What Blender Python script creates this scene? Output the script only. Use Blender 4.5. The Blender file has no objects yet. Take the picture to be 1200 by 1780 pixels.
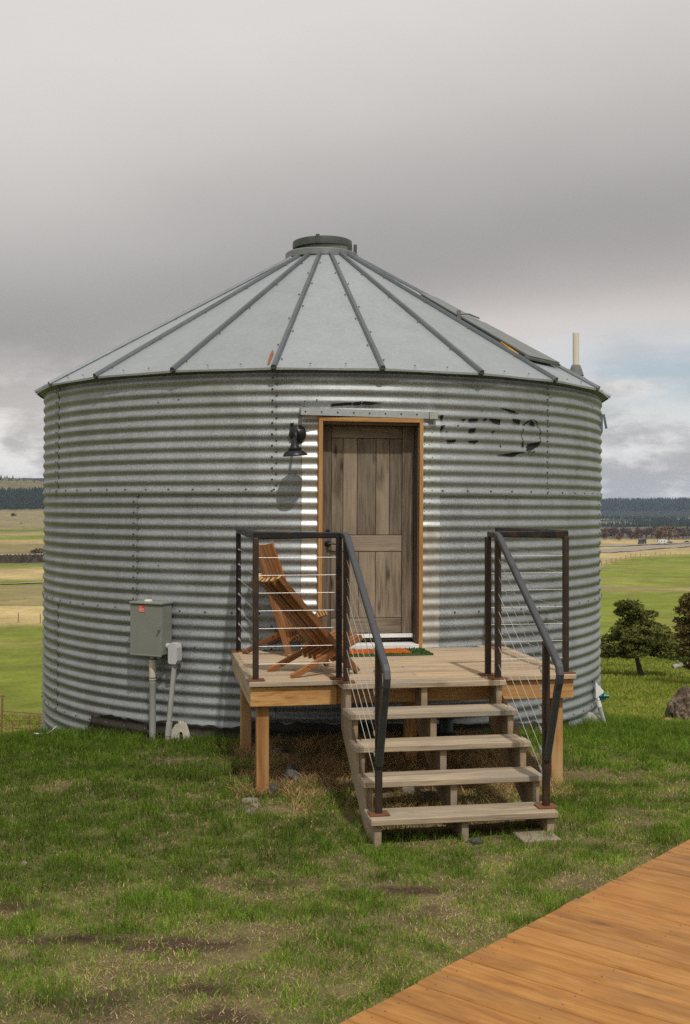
import bpy, bmesh, math, random
import numpy as np
from mathutils import Vector, Matrix, Euler, noise as mnoise

random.seed(7)
rng = np.random.default_rng(11)
sc = bpy.context.scene
COL = sc.collection
PI = math.pi
rad = math.radians

# ------------------------------------------------------------------ camera, light, exposure
CAM_Z = 2.13
cam_d = bpy.data.cameras.new('camera')
cam = bpy.data.objects.new('camera', cam_d); COL.objects.link(cam)
cam.location = (0, 0, CAM_Z); cam.rotation_euler = (rad(90), 0, 0)
cam_d.sensor_fit = 'HORIZONTAL'; cam_d.sensor_width = 24.0; cam_d.lens = 40.0
cam_d.shift_y = -9.0 / 1200
cam_d.clip_start = 0.1; cam_d.clip_end = 40000
cam_d.dof.use_dof = True; cam_d.dof.focus_distance = 9.6; cam_d.dof.aperture_fstop = 9.0
sc.camera = cam

SUN_EL, SUN_AZ = rad(55), rad(17)          # azimuth measured from -Y (behind the camera) towards +X
sd = Vector((math.sin(SUN_AZ) * math.cos(SUN_EL), -math.cos(SUN_AZ) * math.cos(SUN_EL), math.sin(SUN_EL)))
sun_d = bpy.data.lights.new('sun', 'SUN'); sun_d.energy = 2.5; sun_d.angle = rad(1.3); sun_d.color = (1.0, 0.955, 0.88)
sun = bpy.data.objects.new('sun', sun_d); COL.objects.link(sun)
sun.rotation_euler = sd.to_track_quat('Z', 'Y').to_euler(); sun.location = (10, -10, 30)

w = bpy.data.worlds.new('World'); sc.world = w; w.use_nodes = True
nt = w.node_tree; nt.nodes.clear()
def wn(t, **k):
    n = nt.nodes.new(t)
    for a, b in k.items(): setattr(n, a, b)
    return n
L = nt.links.new
out = wn('ShaderNodeOutputWorld')
skyt = wn('ShaderNodeTexSky', sky_type='NISHITA', sun_disc=False)
skyt.sun_elevation = SUN_EL; skyt.sun_rotation = math.atan2(sd.x, sd.y)
bg1 = wn('ShaderNodeBackground'); bg1.inputs[1].default_value = 0.10; L(skyt.outputs[0], bg1.inputs[0])
tc = wn('ShaderNodeTexCoord')
sep = wn('ShaderNodeSeparateXYZ'); L(tc.outputs['Generated'], sep.inputs[0])
# soft large-scale warp of the cloud layers
mp = wn('ShaderNodeMapping'); mp.inputs['Scale'].default_value = (2.0, 2.0, 3.6); L(tc.outputs['Generated'], mp.inputs[0])
n1 = wn('ShaderNodeTexNoise'); n1.inputs['Scale'].default_value = 1.0; n1.inputs['Detail'].default_value = 3; n1.inputs['Roughness'].default_value = .42
L(mp.outputs[0], n1.inputs['Vector'])
def mth(op, a=None, b=None, c=None, clamp=False):
    n = wn('ShaderNodeMath', operation=op); n.use_clamp = clamp
    for i, v in enumerate((a, b, c)):
        if v is None: continue
        if isinstance(v, (int, float)): n.inputs[i].default_value = v
        else: L(v, n.inputs[i])
    return n.outputs[0]
elev = mth('ARCSINE', sep.outputs[2])
elev = mth('MULTIPLY', elev, 180 / PI)
side = mth('MULTIPLY', sep.outputs[0], 8.5)          # cloud deck tilts: its dark base lies higher to the right
e2 = mth('SUBTRACT', elev, side)
nz = mth('MULTIPLY', mth('SUBTRACT', n1.outputs['Fac'], 0.5), 8.0)
e3 = mth('ADD', e2, nz)
ramp = wn('ShaderNodeValToRGB'); L(mth('DIVIDE', e3, 40.0, clamp=True), ramp.inputs[0])
cr = ramp.color_ramp; cr.interpolation = 'B_SPLINE'
def stops(cr, lst):
    while len(cr.elements) < len(lst): cr.elements.new(0.5)
    for e, (p, c) in zip(cr.elements, lst): e.position = p; e.color = (*c, 1)
SKY = [(0.0, (.68, .67, .675)), (.10, (.77, .735, .705)), (.17, (.70, .655, .625)), (.225, (.46, .432, .420)), (.285, (.345, .330, .325)), (.36, (.435, .418, .408)), (.46, (.58, .558, .54)), (.60, (.735, .708, .682)), (1.0, (.75, .725, .70))]
stops(cr, SKY)
# finer billows near the horizon
mp2 = wn('ShaderNodeMapping'); mp2.inputs['Scale'].default_value = (7, 7, 17); L(tc.outputs['Generated'], mp2.inputs[0])
n2 = wn('ShaderNodeTexNoise'); n2.inputs['Scale'].default_value = 1.6; n2.inputs['Detail'].default_value = 8; n2.inputs['Roughness'].default_value = .60
L(mp2.outputs[0], n2.inputs['Vector'])
lowmask = mth('SUBTRACT', 1.0, mth('DIVIDE', mth('MAXIMUM', mth('SUBTRACT', elev, 3.0), 0.0), 6.0), clamp=True)
puff = wn('ShaderNodeMapRange', interpolation_type='SMOOTHSTEP'); L(n2.outputs['Fac'], puff.inputs[0]); puff.inputs[1].default_value = .40; puff.inputs[2].default_value = .60
bill = mth('MULTIPLY', mth('MULTIPLY', mth('SUBTRACT', puff.outputs[0], 0.62), .50), lowmask)
fine = mth('MULTIPLY', mth('SUBTRACT', n2.outputs['Fac'], 0.5), 0.05)
gain = mth('ADD', mth('ADD', 1.0, bill), fine)
cmul = wn('ShaderNodeMix', data_type='RGBA', blend_type='MULTIPLY'); cmul.inputs[0].default_value = 1
L(ramp.outputs[0], cmul.inputs[6]); L(gain, cmul.inputs[7])
bg2 = wn('ShaderNodeBackground'); L(cmul.outputs[2], bg2.inputs[0]); bg2.inputs[1].default_value = 1.0
# gaps of blue between the low clouds
mp3 = wn('ShaderNodeMapping'); mp3.inputs['Scale'].default_value = (5, 5, 22); mp3.inputs['Location'].default_value = (1.3, .4, .9); L(tc.outputs['Generated'], mp3.inputs[0])
n3 = wn('ShaderNodeTexNoise'); n3.inputs['Scale'].default_value = 1.3; n3.inputs['Detail'].default_value = 5; L(mp3.outputs[0], n3.inputs['Vector'])
gap = wn('ShaderNodeMapRange'); L(n3.outputs['Fac'], gap.inputs[0]); gap.inputs[1].default_value = .40; gap.inputs[2].default_value = .56
band0 = mth('MULTIPLY', mth('SUBTRACT', 1.0, mth('DIVIDE', mth('ABSOLUTE', mth('SUBTRACT', elev, 6.2)), 3.0), clamp=True), gap.outputs[0])
eastward = wn('ShaderNodeMapRange'); L(sep.outputs[0], eastward.inputs[0]); eastward.inputs[1].default_value = .10; eastward.inputs[2].default_value = .24
band = mth('MULTIPLY', band0, eastward.outputs[0])
mixs = wn('ShaderNodeMixShader'); L(mth('MULTIPLY', band, 0.75), mixs.inputs[0]); L(bg2.outputs[0], mixs.inputs[1]); L(bg1.outputs[0], mixs.inputs[2])
L(mixs.outputs[0], out.inputs[0])

vs = sc.view_settings
vs.view_transform = 'Standard'; vs.look = 'None'; vs.exposure = 0.0; vs.gamma = 1.0; vs.use_curve_mapping = False
sc.display_settings.display_device = 'sRGB'
sc.cycles.use_denoising = False

# ------------------------------------------------------------------ helpers
def tag(o, label=None, cat=None, group=None, kind=None):
    if label: o['label'] = label
    if cat: o['category'] = cat
    if group: o['group'] = group
    if kind: o['kind'] = kind
    return o
def thing(name, label, cat, loc=(0, 0, 0), rz=0, group=None, rx=0, ry=0):
    o = bpy.data.objects.new(name, None); COL.objects.link(o)
    o.empty_display_size = .2
    o.location = loc; o.rotation_euler = (rx, ry, rz)
    return tag(o, label, cat, group)
def link(name, me, parent=None, mat=None, M=None):
    o = bpy.data.objects.new(name, me); COL.objects.link(o)
    if mat is not None and not me.materials: me.materials.append(mat)
    if parent: o.parent = parent
    if M is not None: o.matrix_local = M
    return o
def smooth(me, angle=None):
    me.polygons.foreach_set('use_smooth', [True] * len(me.polygons))
    if angle is not None:
        try: me.set_sharp_from_angle(angle=angle)
        except Exception: pass
    return me

class MB:
    def __init__(s): s.v = []; s.f = []; s.m = []
    def add(s, vs, fs, mi=0):
        b = len(s.v); s.v += [tuple(p) for p in vs]
        s.f += [tuple(b + i for i in f) for f in fs]; s.m += [mi] * len(fs)
    def box(s, lo, hi, c=0.0, mi=0, M=None):
        x0, y0, z0 = lo; x1, y1, z1 = hi
        if c <= 0:
            V = [(x0,y0,z0),(x1,y0,z0),(x1,y1,z0),(x0,y1,z0),(x0,y0,z1),(x1,y0,z1),(x1,y1,z1),(x0,y1,z1)]
            F = [(0,3,2,1),(4,5,6,7),(0,1,5,4),(1,2,6,5),(2,3,7,6),(3,0,4,7)]
        else:
            V, F = chamfer_box(lo, hi, c)
        if M is not None: V = [M @ Vector(p) for p in V]
        s.add(V, F, mi)
    def sweep(s, pts, prof, up=Vector((0, 0, 1)), cap=True, closed=False, mi=0):
        pts = [Vector(p) for p in pts]; n = len(prof); rings = []
        for i, p in enumerate(pts):
            a = pts[max(i-1, 0)]; b = pts[min(i+1, len(pts)-1)]
            t = (b - a).normalized()
            u = Vector(up); x = t.cross(u)
            if x.length < 1e-3: x = t.cross(Vector((0, 1, 0)))
            x.normalize(); y = x.cross(t).normalized()
            k = 1.0
            if 0 < i < len(pts)-1:
                d1 = (pts[i]-a).normalized(); d2 = (b-pts[i]).normalized()
                k = 1.0 / max(.5, math.sqrt((1 + d1.dot(d2)) / 2))
            rings.append([p + x * q[0] + y * q[1] * k for q in prof])
        V = [q for r in rings for q in r]; F = []
        for i in range(len(pts)-1):
            for j in range(n):
                F.append((i*n+j, i*n+(j+1) % n, (i+1)*n+(j+1) % n, (i+1)*n+j))
        if cap: F.append(tuple(reversed(range(n)))); F.append(tuple((len(pts)-1)*n+j for j in range(n)))
        s.add(V, F, mi)
    def tube(s, pts, r, seg=8, mi=0, cap=True):
        s.sweep(pts, [(r*math.cos(2*PI*j/seg), r*math.sin(2*PI*j/seg)) for j in range(seg)], cap=cap, mi=mi)
    def lathe(s, prof, seg=24, M=None, mi=0):
        V = []; F = []
        for r, z in prof:
            for j in range(seg):
                a = 2*PI*j/seg; V.append(Vector((r*math.cos(a), r*math.sin(a), z)))
        for i in range(len(prof)-1):
            for j in range(seg):
                F.append((i*seg+j, i*seg+(j+1) % seg, (i+1)*seg+(j+1) % seg, (i+1)*seg+j))
        if prof[0][0] > 1e-4: F.append(tuple(reversed(range(seg))))
        if prof[-1][0] > 1e-4: F.append(tuple((len(prof)-1)*seg+j for j in range(seg)))
        if M is not None: V = [M @ p for p in V]
        s.add(V, F, mi)
    def prism(s, poly, h, M=None, mi=0):
        n = len(poly)
        V = [Vector((p[0], p[1], 0)) for p in poly] + [Vector((p[0], p[1], h)) for p in poly]
        F = [tuple(reversed(range(n))), tuple(range(n, 2*n))] + [(i, (i+1) % n, n+(i+1) % n, n+i) for i in range(n)]
        if M is not None: V = [M @ p for p in V]
        s.add(V, F, mi)
    def mesh(s, name, mats, sm=None):
        me = bpy.data.meshes.new(name); me.from_pydata(s.v, [], s.f); me.update()
        for m in (mats if isinstance(mats, (list, tuple)) else [mats]): me.materials.append(m)
        if any(s.m): me.polygons.foreach_set('material_index', s.m)
        if sm is not None: smooth(me, sm)
        return me
    def obj(s, name, mats, parent=None, sm=None, M=None):
        return link(name, s.mesh(name, mats, sm), parent, None, M)

def chamfer_box(lo, hi, c):
    x0, y0, z0 = lo; x1, y1, z1 = hi
    V = []; idx = {}
    for ix, X in enumerate((x0, x1)):
        for iy, Y in enumerate((y0, y1)):
            for iz, Z in enumerate((z0, z1)):
                sx, sy, sz = (c if ix == 0 else -c), (c if iy == 0 else -c), (c if iz == 0 else -c)
                for ax, p in enumerate(((X, Y+sy, Z+sz), (X+sx, Y, Z+sz), (X+sx, Y+sy, Z))):
                    idx[(ix, iy, iz, ax)] = len(V); V.append(p)
    F = []
    for s_ in (0, 1):
        f = [idx[(s_, a, b, 0)] for a, b in ((0,0),(0,1),(1,1),(1,0))]; F.append(tuple(f if s_ == 0 else reversed(f)))
        f = [idx[(a, s_, b, 1)] for a, b in ((0,0),(1,0),(1,1),(0,1))]; F.append(tuple(f if s_ == 0 else reversed(f)))
        f = [idx[(a, b, s_, 2)] for a, b in ((0,0),(0,1),(1,1),(1,0))]; F.append(tuple(f if s_ == 0 else reversed(f)))
    for a in (0, 1):
        for b in (0, 1):
            F.append((idx[(a,b,0,0)], idx[(a,b,1,0)], idx[(a,b,1,1)], idx[(a,b,0,1)]) if (a ^ b) == 0 else (idx[(a,b,0,1)], idx[(a,b,1,1)], idx[(a,b,1,0)], idx[(a,b,0,0)]))
            F.append((idx[(a,0,b,0)], idx[(a,0,b,2)], idx[(a,1,b,2)], idx[(a,1,b,0)]) if (a ^ b) == 0 else (idx[(a,1,b,0)], idx[(a,1,b,2)], idx[(a,0,b,2)], idx[(a,0,b,0)]))
            F.append((idx[(0,a,b,1)], idx[(1,a,b,1)], idx[(1,a,b,2)], idx[(0,a,b,2)]) if (a ^ b) == 0 else (idx[(0,a,b,2)], idx[(1,a,b,2)], idx[(1,a,b,1)], idx[(0,a,b,1)]))
            for d in (0, 1):
                f = (idx[(a,b,d,0)], idx[(a,b,d,1)], idx[(a,b,d,2)])
                F.append(f if (a ^ b ^ d) == 1 else tuple(reversed(f)))
    return V, F

_beam = {}
def beam(name, p0, p1, width, height, mat, parent=None, up=(0, 0, 1), c=.003):
    """straight timber or bar from p0 to p1; local X runs along it; meshes shared by size"""
    p0 = Vector(p0); p1 = Vector(p1); x = p1 - p0; ln = x.length; x.normalize()
    y = Vector(up).cross(x)
    if y.length < 1e-4: y = Vector((0, 1, 0)).cross(x)
    y.normalize(); z = x.cross(y)
    key = (round(ln, 3), round(width, 3), round(height, 3), mat.name, c)
    if key not in _beam:
        mb = MB(); mb.box((-ln/2, -width/2, -height/2), (ln/2, width/2, height/2), c)
        me = mb.mesh(name, mat)
        bm_ = bmesh.new(); bm_.from_mesh(me); bmesh.ops.recalc_face_normals(bm_, faces=bm_.faces[:]); bm_.to_mesh(me); bm_.free()
        _beam[key] = me
    m = (p0 + p1) / 2
    M = Matrix(((x.x, y.x, z.x, m.x), (x.y, y.y, z.y, m.y), (x.z, y.z, z.z, m.z), (0, 0, 0, 1)))
    return link(name, _beam[key], parent, None, M)

# ------------------------------------------------------------------ materials
class NM:
    def __init__(s, name):
        s.m = bpy.data.materials.new(name); s.m.use_nodes = True; s.t = s.m.node_tree
        s.b = s.t.nodes['Principled BSDF']; s.o = s.t.nodes['Material Output']
    def n(s, t, ins=None, **k):
        n = s.t.nodes.new(t)
        for a, b in k.items(): setattr(n, a, b)
        for a, v in (ins or {}).items(): s.set(n.inputs[a], v)
        return n
    def set(s, inp, v):
        if isinstance(v, bpy.types.NodeSocket): s.t.links.new(v, inp)
        elif isinstance(v, (tuple, list)) and len(v) == 3 and inp.type == 'RGBA': inp.default_value = (*v, 1)
        else: inp.default_value = v
    def math(s, op, a, b=0.0, clamp=False):
        n = s.n('ShaderNodeMath', {0: a, 1: b}, operation=op); n.use_clamp = clamp; return n.outputs[0]
    def mix(s, f, a, b, mode='MIX'):
        n = s.n('ShaderNodeMix', {0: f, 6: a, 7: b}, data_type='RGBA', blend_type=mode); return n.outputs[2]
    def coords(s, rnd=True, scale=(1, 1, 1), which='Object'):
        tcn = s.n('ShaderNodeTexCoord'); v = tcn.outputs[which]
        if rnd:
            oi = s.n('ShaderNodeObjectInfo')
            off = s.n('ShaderNodeVectorMath', {0: (31.7, 17.3, 23.9), 3: oi.outputs['Random']}, operation='SCALE')
            v = s.n('ShaderNodeVectorMath', {0: v, 1: off.outputs[0]}, operation='ADD').outputs[0]
        return v
    def noise(s, v, scale, sc3=(1, 1, 1), detail=3, rough=.55, dist=0):
        if sc3 != (1, 1, 1): v = s.n('ShaderNodeMapping', {0: v, 'Scale': sc3}).outputs[0]
        return s.n('ShaderNodeTexNoise', {'Vector': v, 'Scale': scale, 'Detail': detail, 'Roughness': rough, 'Distortion': dist}).outputs['Fac']
    def ramp(s, f, lst, interp='LINEAR'):
        n = s.n('ShaderNodeValToRGB', {0: f}); n.color_ramp.interpolation = interp
        stops(n.color_ramp, [(p, c if isinstance(c, tuple) else (c, c, c)) for p, c in lst]); return n.outputs[0]
    def bump(s, h, strength, dist=.01):
        n = s.n('ShaderNodeBump', {'Height': h, 'Strength': strength, 'Distance': dist}); s.set(s.b.inputs['Normal'], n.outputs[0])
    def fin(s, col=None, rough=None, metal=None, spec=None):
        for k, v in (('Base Color', col), ('Roughness', rough), ('Metallic', metal), ('Specular IOR Level', spec)):
            if v is not None: s.set(s.b.inputs[k], v)
        return s.m

def wood(name, light, mid, dark, rough=.75, knots=.5, grain=1.0, stain=None, var=.25, spec=.3, fx=1.3, fy=16, dist=.6):
    m = NM(name); v = m.coords()
    g1 = m.noise(v, 1.0, (fx, fy, fy), 4, .6, dist)
    g2 = m.noise(v, 1.0, (4, 110, 110), 3, .65)
    big = m.noise(v, 1.0, (1.6, 4, 4), 3, .5)
    c = m.ramp(g1, [(.28, dark), (.46, mid), (.68, light)])
    c = m.mix(m.ramp(g2, [(.36, 1.0), (.56, 0.0)]), c, dark, 'MIX') if grain >= 1.5 else m.mix(m.math('MULTIPLY', m.ramp(g2, [(.34, 1.0), (.56, 0.0)]), .55 * grain), c, dark)
    if stain: c = m.mix(m.ramp(big, [(.48, 0.0), (.68, .8)]), c, stain)
    if knots > 0:
        vv = m.n('ShaderNodeMapping', {0: v, 'Scale': (2.2, 7.5, 7.5)}).outputs[0]
        vo = m.n('ShaderNodeTexVoronoi', {'Vector': vv, 'Scale': 1.0, 'Randomness': 1.0}).outputs['Distance']
        c = m.mix(m.ramp(vo, [(.05, knots), (.13, .4 * knots), (.2, 0.0)]), c, tuple(x * .35 for x in dark))
    oi = m.n('ShaderNodeObjectInfo').outputs['Random']
    c = m.mix(1.0, c, m.n('ShaderNodeCombineColor', {0: m.math('ADD', m.math('MULTIPLY', oi, var), 1 - var / 2), 1: m.math('ADD', m.math('MULTIPLY', oi, var), 1 - var / 2), 2: m.math('ADD', m.math('MULTIPLY', oi, var * .9), 1 - var / 2)}).outputs[0], 'MULTIPLY')
    m.bump(m.math('ADD', g1, g2), .35, .004)
    return m.fin(c, rough, 0, spec)

def galv(name, base, dark, rough, metal, speck=1.0, streak=.3, spangle=85):
    m = NM(name); v = m.coords()
    s1 = m.noise(v, spangle, detail=2, rough=.7)
    st = m.noise(v, 1.0, (6, 6, .7), 4, .6)
    big = m.noise(v, 1.4, detail=3)
    c = m.mix(m.ramp(s1, [(.38, 1.0 * min(1, speck)), (.62, 0.0)]), base, dark)
    c = m.mix(m.math('MULTIPLY', m.ramp(st, [(.42, 0.0), (.75, 1.0)]), streak), c, tuple(x * .62 for x in dark))
    c = m.mix(m.math('MULTIPLY', m.ramp(big, [(.45, 0.0), (.7, 1.0)]), .3), c, tuple(x * 1.15 for x in base))
    oi = m.n('ShaderNodeObjectInfo').outputs['Random']; k = m.math('ADD', m.math('MULTIPLY', oi, .16), .92)
    c = m.mix(1.0, c, m.n('ShaderNodeCombineColor', {0: k, 1: k, 2: m.math('ADD', k, .005)}).outputs[0], 'MULTIPLY')
    r = m.math('ADD', m.math('MULTIPLY', s1, .22), rough - .11)
    stn = m.noise(v, 1.0, (2.6, 2.6, .55), 5, .65)
    c = m.mix(m.math('MULTIPLY', m.ramp(stn, [(.56, 0.0), (.72, 1.0)]), streak), c, tuple(x*y for x, y in zip(dark, (.95, .80, .62))))
    dent = m.noise(v, 3.2, detail=2)
    bb = m.n('ShaderNodeBump', {'Height': dent, 'Strength': .35, 'Distance': .02})
    m.bump(s1, .12, .002); m.set(m.b.inputs['Normal'].links[0].from_node.inputs['Normal'], bb.outputs[0])
    return m.fin(c, r, metal)

def plain(name, col, rough=.6, metal=0, nscale=25, namp=.35, spec=.4, bump=.1):
    m = NM(name); v = m.coords()
    n_ = m.noise(v, nscale, detail=4)
    c = m.mix(m.ramp(n_, [(.3, namp), (.65, 0.0)]), col, tuple(x * .55 for x in col))
    m.bump(n_, bump, .003)
    return m.fin(c, rough, metal, spec)

def rusty(name, col, rust, lo, hi, rough=.55, metal=.3):
    m = NM(name); v = m.coords()
    a = m.noise(v, 9, detail=6, rough=.65); b = m.noise(v, 60, detail=3)
    c = m.mix(m.ramp(m.math('ADD', m.math('MULTIPLY', a, .75), m.math('MULTIPLY', b, .25)), [(lo, 0.0), (hi, 1.0)]), col, rust)
    m.bump(b, .15, .002)
    return m.fin(c, m.math('ADD', m.math('MULTIPLY', a, .3), rough - .1), metal)

M_wall = galv('galvanised_corrugated', (.345, .365, .362), (.18, .192, .19), .52, .46, .9, .35, 88)
M_new = galv('new_galvanised', (.50, .505, .48), (.39, .39, .365), .45, .75, .6, .15, 40)
M_dull = galv('dusty_strip', (.42, .405, .365), (.30, .285, .25), .52, .45, .8, .6, 12)
M_strip = galv('dull_strip', (.42, .44, .43), (.33, .35, .34), .42, .6, .5, .25, 50)
M_roof = galv('roof_galvanised', (.37, .395, .405), (.315, .34, .35), .52, .55, .6, .2, 30)
M_rib = galv('roof_rib_metal', (.155, .17, .18), (.10, .112, .12), .5, .6, .7, .3, 60)
M_cap = plain('cap_dark_metal', (.10, .105, .10), .5, .45, 14, .5)
M_collar = plain('collar_metal', (.21, .225, .215), .5, .5, 14, .4)
M_bolt = plain('bolt_zinc', (.10, .10, .095), .45, .6, 80, .4)
M_tar = plain('tar_coating', (.042, .034, .028), .75, 0, 9, .6, .25, .3)
M_letter = plain('faded_black_paint', (.018, .018, .018), .7, 0, 40, .4, .2)
M_black = plain('black_lamp_metal', (.017, .016, .017), .38, .3, 50, .3, .5)
M_boxgrey = plain('grey_enamel', (.205, .215, .185), .45, 0, 6, .12, .4, .02)
M_pvc = plain('grey_pvc', (.36, .36, .33), .5, 0, 8, .2, .4, .02)
M_pvcl = plain('pale_pvc', (.50, .50, .50), .45, 0, 8, .2, .4, .02)
M_cream = plain('cream_pvc', (.66, .60, .49), .5, 0, 6, .15)
M_red = plain('red_label', (.62, .05, .02), .5, 0, 30, .2)
M_white = plain('white_paint', (.75, .74, .71), .5, 0, 12, .15)
M_offw = plain('old_white_plastic', (.62, .58, .48), .6, 0, 16, .6, .3, .2)
M_ink = plain('white_ink', (.8, .7, .62), .6)
M_teal = plain('teal_brass', (.03, .16, .16), .4, .4)
M_yellow = plain('yellow_foam', (.75, .36, .02), .7)
M_boot = plain('grey_rubber_boot', (.15, .15, .14), .7)
M_rustmark = plain('rust_streak', (.28, .09, .025), .8, 0, 60, .7)
M_steel = rusty('dark_steel', (.022, .022, .024), (.10, .045, .022), .50, .70, .42, .55)
M_steelb = rusty('brown_steel', (.040, .031, .026), (.085, .046, .026), .44, .64, .5, .5)
M_rail = rusty('grey_steel_rail', (.085, .088, .095), (.06, .04, .03), .55, .75, .42, .6)
M_rust = rusty('rusty_plate', (.10, .05, .03), (.22, .075, .02), .35, .6, .75, .15)
M_cable = plain('steel_cable', (.50, .48, .45), .45, .5, 200, .3)
M_deck = wood('weathered_deck', (.54, .41, .265), (.45, .33, .21), (.27, .19, .12), .8, .35, 1.0, (.33, .28, .22), .22)
M_tread = wood('weathered_tread', (.45, .355, .245), (.365, .285, .195), (.19, .145, .10), .8, .6, 1.2, (.24, .215, .18), .24)
M_stringer = wood('weathered_stringer', (.40, .30, .19), (.32, .235, .15), (.20, .14, .09), .8, .3, 1.0, (.27, .23, .18), .2)
M_fir = wood('fir_fascia', (.60, .37, .145), (.50, .275, .095), (.31, .125, .035), .65, .5, 1.0, (.40, .20, .075), .15, .3, 2.2, 17, 2.2)
M_post = wood('cedar_post', (.50, .27, .10), (.40, .20, .07), (.24, .105, .035), .65, .3, 1.2, (.47, .31, .16), .3)
M_trim = wood('cedar_trim', (.50, .275, .095), (.42, .215, .068), (.23, .105, .03), .5, .4, 1.0, None, .15, .45)
M_door = wood('barn_wood', (.25, .20, .15), (.185, .145, .108), (.075, .056, .042), .85, .9, 1.4, (.27, .22, .165), .6, .2)
M_doorl = wood('pale_barn_wood', (.36, .295, .22), (.29, .23, .17), (.17, .13, .095), .85, .4, 1.0, (.20, .16, .12), .1, .2)
M_jamb = wood('jamb_wood', (.13, .095, .07), (.10, .072, .052), (.05, .036, .026), .8, .3, 1.0, None, .1)
M_chair = wood('oiled_chair_wood', (.34, .145, .045), (.24, .098, .03), (.11, .042, .013), .5, .25, 1.0, (.20, .075, .02), .5, .4)
def plankmat():
    m = NM('stained_deck_board'); v = m.coords()
    g1 = m.noise(v, 1.0, (1.7, 13, 13), 5, .6, 1.2); g2 = m.noise(v, 1.0, (6, 90, 90), 3, .6)
    b1 = m.noise(v, 1.0, (2.6, 6, 6), 4, .6); b2 = m.noise(v, 1.0, (1.3, 3.2, 3.2), 4, .62)
    wv = m.coords(False, which='Object')
    c = m.ramp(g1, [(.30, (.30, .125, .03)), (.46, (.42, .20, .052)), (.66, (.50, .26, .085))])
    c = m.mix(m.math('MULTIPLY', m.ramp(g2, [(.34, 1.0), (.55, 0.0)]), .45), c, (.25, .10, .025))
    c = m.mix(m.math('MULTIPLY', m.ramp(b1, [(.50, 0.0), (.66, 1.0)]), .55), c, (.24, .115, .040))
    c = m.mix(m.math('MULTIPLY', m.ramp(b2, [(.58, 0.0), (.70, 1.0)]), .6), c, (.165, .10, .055))
    c = m.mix(m.math('MULTIPLY', m.ramp(b2, [(.28, 1.0), (.42, 0.0)]), .5), c, (.48, .20, .060))
    vv = m.n('ShaderNodeMapping', {0: v, 'Scale': (2.6, 7.2, 7.2)}).outputs[0]
    vo = m.n('ShaderNodeTexVoronoi', {'Vector': vv, 'Scale': 1.0}).outputs['Distance']
    c = m.mix(m.ramp(vo, [(.04, .75), (.10, .35), (.17, 0.0)]), c, (.13, .065, .03))
    oi = m.n('ShaderNodeObjectInfo').outputs['Random']; k = m.math('ADD', m.math('MULTIPLY', oi, .16), .78)
    c = m.mix(1.0, c, m.n('ShaderNodeCombineColor', {0: m.math('MULTIPLY', k, 1.0), 1: m.math('MULTIPLY', k, .94), 2: m.math('MULTIPLY', k, .78)}).outputs[0], 'MULTIPLY')
    m.bump(m.math('ADD', g1, g2), .3, .004); return m.fin(c, m.math('ADD', m.math('MULTIPLY', b1, .3), .42), 0, .35)
M_plank = plankmat()
def endgrain(mat, col):
    m = NM.__new__(NM); m.m = mat; m.t = mat.node_tree; m.b = m.t.nodes['Principled BSDF']
    gx = m.n('ShaderNodeSeparateXYZ', {0: m.n('ShaderNodeTexCoord').outputs['Generated']}).outputs[0]
    e = m.math('GREATER_THAN', m.math('ABSOLUTE', m.math('SUBTRACT', gx, .5)), .4995)
    src = m.b.inputs['Base Color'].links[0].from_socket
    m.set(m.b.inputs['Base Color'], m.mix(e, src, col))
endgrain(M_chair, (.56, .36, .15))
endgrain(M_deck, (.36, .31, .25)); endgrain(M_tread, (.33, .28, .22))
M_concrete = plain('concrete', (.33, .31, .27), .9, 0, 18, .5, .2, .4)
M_paver = plain('paver_concrete', (.30, .245, .175), .9, 0, 18, .4, .2, .3)
M_bark = plain('juniper_bark', (.115, .085, .07), .9, 0, 12, .6, .1, .6)
M_logm = plain('bleached_log', (.36, .33, .30), .9, 0, 5, .9, .2, .5)
M_tyre = plain('black_rubber', (.02, .02, .02), .8)
M_vblue = plain('dusty_blue_paint', (.06, .09, .13), .4)
M_vdark = plain('dark_paint', (.03, .03, .035), .4)
M_glass = plain('dark_glass', (.02, .025, .03), .1, 0, 5, 0.0, .6, 0)
M_asphalt = plain('asphalt', (.27, .235, .185), .9, 0, .2, .2)
M_gravel = plain('pale_gravel', (.36, .32, .27), .95, 0, .5, .4)
M_cow = plain('dark_hide', (.015, .012, .01), .8)

def rockmat(name, a, b, c):
    m = NM(name); v = m.coords()
    n_ = m.noise(v, 7, detail=8, rough=.7); n2_ = m.noise(v, 34, detail=5, rough=.7)
    col = m.ramp(m.math('ADD', m.math('MULTIPLY', n_, .55), m.math('MULTIPLY', n2_, .45)), [(.36, a), (.5, b), (.64, c)])
    m.bump(n2_, .7, .02); return m.fin(col, .92, 0, .2)
M_rock = rockmat('grey_stone', (.035, .032, .03), (.085, .077, .07), (.16, .15, .135))
M_pale = rockmat('pale_stone', (.12, .10, .075), (.21, .18, .14), (.33, .285, .225))
M_bould = rockmat('lichen_boulder', (.02, .014, .011), (.10, .07, .05), (.34, .27, .20))
M_redrock = rockmat('red_stone', (.20, .10, .06), (.32, .19, .11), (.42, .28, .18))

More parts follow.
